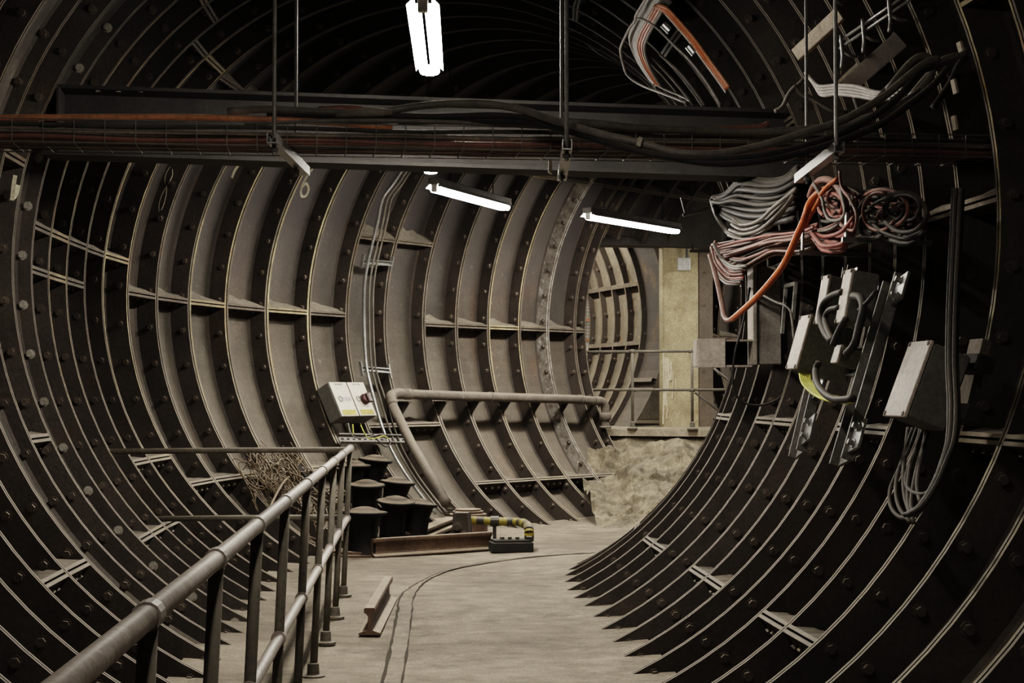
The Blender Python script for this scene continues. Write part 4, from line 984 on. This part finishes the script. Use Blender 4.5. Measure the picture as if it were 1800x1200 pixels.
# ------------------------------------------------------------------ clutter in the upper right
p0,p1=at(1399,98,8.6),at(1478,24,7.9); u=(p1-p0); s=u.normalized().cross(Y).normalized(); mb=MB(); mb.bbox((p0+p1)/2,u/2,V((.012,.02,0)),s*.034,.004); tag(mb.build('timber_batten',timber),'pale timber batten slanting in the upper right corner','timber')
p0,p1=at(1492,150,8.2),at(1580,72,7.6); u=(p1-p0); s=u.normalized().cross(Y).normalized(); mb=MB(); mb.bbox((p0+p1)/2,u/2,Y*.05,s*.045,.006); tag(mb.build('dark_timber',grimy('dark_board',(.035,.027,.022),(.06,.047,.038),dust=.2)),'dark wooden board behind the pale cables in the upper right','timber')
t=thing('cable_ladder',at(1540,60,7.6),'narrow two-rail cable ladder with hanging straps in the upper right','cable ladder')
for dy in(0,13):
    mb=MB(); mb.cyl(at(1476,72+dy,7.9),at(1612,-22+dy,7.3),.008,8); mb.build('ladder_rail',galv,t,smooth=True)
for x,y,d in((1478,68,7.88),(1516,40,7.7),(1562,4,7.5)):
    mb=MB(); q=at(x,y,d-.02); mb.tube(smoothp([q+Z*.02,at(x+1.5,y+14,d-.02),at(x+3,y+32,d-.02),at(x+1,y+52,d-.02)],4),.009,8); mb.tube(smoothp([at(x+2,y+14,d-.02),at(x+8,y+24,d),at(x+18,y+30,d),at(x+30,y+32,d+.05)],4),.008,8); mb.build('strap',galv,t,smooth=True)
PG='pale cables strapped in the upper right'
for i in range(4):
    o_=i*5; cable('pale_cable',[at(1416+o_*.5,128+o_*.3,8.2),at(1428+o_*.4,142+o_*.7,8.1),at(1441+o_*.3,152+o_,8.0),at(1470,150+o_,7.9),at(1505,152+o_*1.1,7.75),at(1540,162+o_*.8,7.6),at(1572,168+o_*.7-6,7.5),at(1588-o_*1.5,156+o_*1.2,7.4)],.0105,palec,'pale grey cable in the strapped run above the thick black cables','cable',PG)
G5='dark cables curling up at the upper right'
for i,px in enumerate(([(1560,158),(1600,110),(1625,98),(1640,112),(1632,140),(1600,175)],[(1540,178),(1585,130),(1612,104),(1632,104),(1638,130),(1618,160)],[(1600,170),(1650,112),(1672,100),(1690,96),(1696,84)],[(1640,190),(1668,150),(1685,115),(1700,100)])):
    cable('curled_cable',[at(x,y,7.2+.04*i) for x,y in px],.016,[greyc,blackc][i%2],['first grey cable curling over itself at the upper right','black cable curling over itself at the upper right','grey cable reaching the clip at the upper right','black cable dropping along the right wall at the upper right'][i],'cable',G5,n=10)
for x,y,l in((1688,82,'small clip at the top of the curled cables'),(1678,152,'upper pale label on the dark right wall'),(1678,216,'lower pale label on the dark right wall')):
    p,a,n,tt=frame(x,y,2.2); mb=MB(); mb.obox(p,a*.02,n*.005,tt*(.02 if y<100 else .03)); tag(mb.build('wall_label',timber),l,'label')
G6='dim wires at the end of the girder'
for px,l in(([(1362,196),(1375,188),(1384,170),(1392,158),(1402,150),(1412,140)],'dim wire hanging by the right end of the girder'),([(1395,150),(1405,162),(1415,168),(1432,175),(1460,192),(1490,198)],'dim wire crossing behind the rightmost hanger rods'),([(1500,165),(1506,185),(1512,192),(1530,184),(1560,175)],'short dim wire below the pale cables')):
    cable('dim_wire',[at(x,y,8.3) for x,y in px],.012,greyc,l,'wire',G6)

# ------------------------------------------------------------------ ceiling cable ladder with orange cables
def cw_(px,py,rho=2.3): return Wp(px,py,rho)
t=thing('ceiling_cable_tray',cw_(1130,60),'bent perforated tray with orange cables under the crown','cable tray')
def strip(pl_,w,rho,m,name,par,off=0):
    mb=MB(); pts=smoothp([cw_(x,y,rho) for x,y in pl_],4); vs=[]; m_=len(pts)
    for i,p in enumerate(pts):
        d=(pts[min(i+1,m_-1)]-pts[max(i-1,0)]).normalized(); k,u,z=locate(p); n=-(lat(k)*u+Z*z).normalized(); s=d.cross(n).normalized()
        vs+=[p-s*w,p+s*w,p+s*w-n*.01,p-s*w-n*.01]
    for i in range(m_-1):
        for j in range(4): mb.f.append((i*4+j,i*4+(j+1)%4,i*4+4+(j+1)%4,i*4+4+j)); mb.m.append(0)
    mb.v=[tuple(v) for v in vs]; mb.build(name,m,par)
main=[(1165,-8),(1150,10),(1134,38),(1122,62),(1118,82),(1126,108),(1138,130),(1150,148)]
strip(main,.075,2.34,galvd,'tray_strip',t)
side_=[(1150,14),(1168,22),(1192,48),(1215,75),(1240,110),(1262,140),(1276,160)]
strip(side_,.045,2.34,galvd,'tray_strip',t)
OG='orange cables on the bent ceiling tray'
for i in range(4):
    cable('ceiling_cable',[cw_(x+3+i*4.6*(1-.04*j),y+i*1.5,2.31) for j,(x,y) in enumerate(main[1:])],.012,[copperc,orangec,copperc,greyc][i],['orange cable on the bent strip of the ceiling tray','orange cable on the bent strip of the ceiling tray','orange cable on the bent strip of the ceiling tray','grey cable on the bent strip of the ceiling tray'][i],'cable',OG)
for i in range(3):
    cable('ceiling_cable',[cw_(x+i*3.0,y-2-i*2.0,2.30) for x,y in side_],.011,[copperc,orangec,copperc][i],'orange cable on the long strip running down the ceiling','cable',OG)
cable('ceiling_tube',[cw_(x,y,2.28) for x,y in((1140,-10),(1119,24),(1116,36),(1106,50),(1092,80),(1091,92),(1096,115),(1103,132),(1126,149),(1165,164),(1205,180))],.010,palec,'pale segmented conduit curving round the ceiling tray','conduit')
cable('ceiling_tube',[cw_(x,y,2.28) for x,y in((1119,32),(1135,36),(1158,53),(1185,80),(1210,104),(1240,142),(1266,184))],.008,palec,'pale rib edge running down under the ceiling tray','conduit')  # pale tube standing in for the edge of a lining rib
for i,px in enumerate(([(1144,100),(1172,128),(1198,158),(1218,184)],[(1160,96),(1190,122),(1214,150),(1238,184)],[(1152,148),(1172,158),(1200,170),(1214,178)])):
    cable('ceiling_rod',[cw_(x,y,2.36) for x,y in px],.010,greyc,['left dim rod below the ceiling tray','right dim rod below the ceiling tray','lowest dim rod below the ceiling tray'][i],'rod','dim rods below the ceiling tray')
for x,y in((1172,47),(1216,86)):
    p,a,n,tt=frame(x,y,2.3); mb=MB(); mb.obox(p,a*.03,n*.01,tt*.03); mb.obox(p+a*.05,a*.012,n*.015,tt*.035); mb.build('clip',galv,t)

# ------------------------------------------------------------------ lone fittings under the tray on the right
for i,(x,y,l) in enumerate(((1216,294,'left small bulkhead fitting with a bright glint under the tray'),(1232,292,'right small bulkhead fitting with a bright glint under the tray'))):
    p=at(x,y,11.5); mb=MB(); mb.lathe(p,[(0,.03),(.03,.02),(.045,0),(.04,-.03),(0,-.04)],14); tag(mb.build('bulkhead_fitting',galv,smooth=True),l,'fitting')
for i,(x,y,l) in enumerate(((528,287,'small pale bent tab hanging at the end of the leftmost hanger'),(967,294,'small pale bent tab hanging at the end of the middle hanger'))):
    p=at(x,y,7.5); mb=MB(); mb.obox(p,X*.008+Z*-.004,Y*.03,Z*.028); tag(mb.build('metal_tab',whitep),l,'tab')

# ------------------------------------------------------------------ world and colour
w=bpy.data.worlds.new('world'); bpy.context.scene.world=w; w.use_nodes=True
w.node_tree.nodes['Background'].inputs[0].default_value=(.5,.45,.4,1); w.node_tree.nodes['Background'].inputs[1].default_value=.002
sc=bpy.context.scene
sc.view_settings.view_transform='Filmic'; sc.view_settings.look='Medium High Contrast'; sc.view_settings.exposure=0.46
sc.cycles.use_denoising=True; sc.cycles.max_bounces=8; sc.cycles.diffuse_bounces=5; sc.cycles.sample_clamp_indirect=6
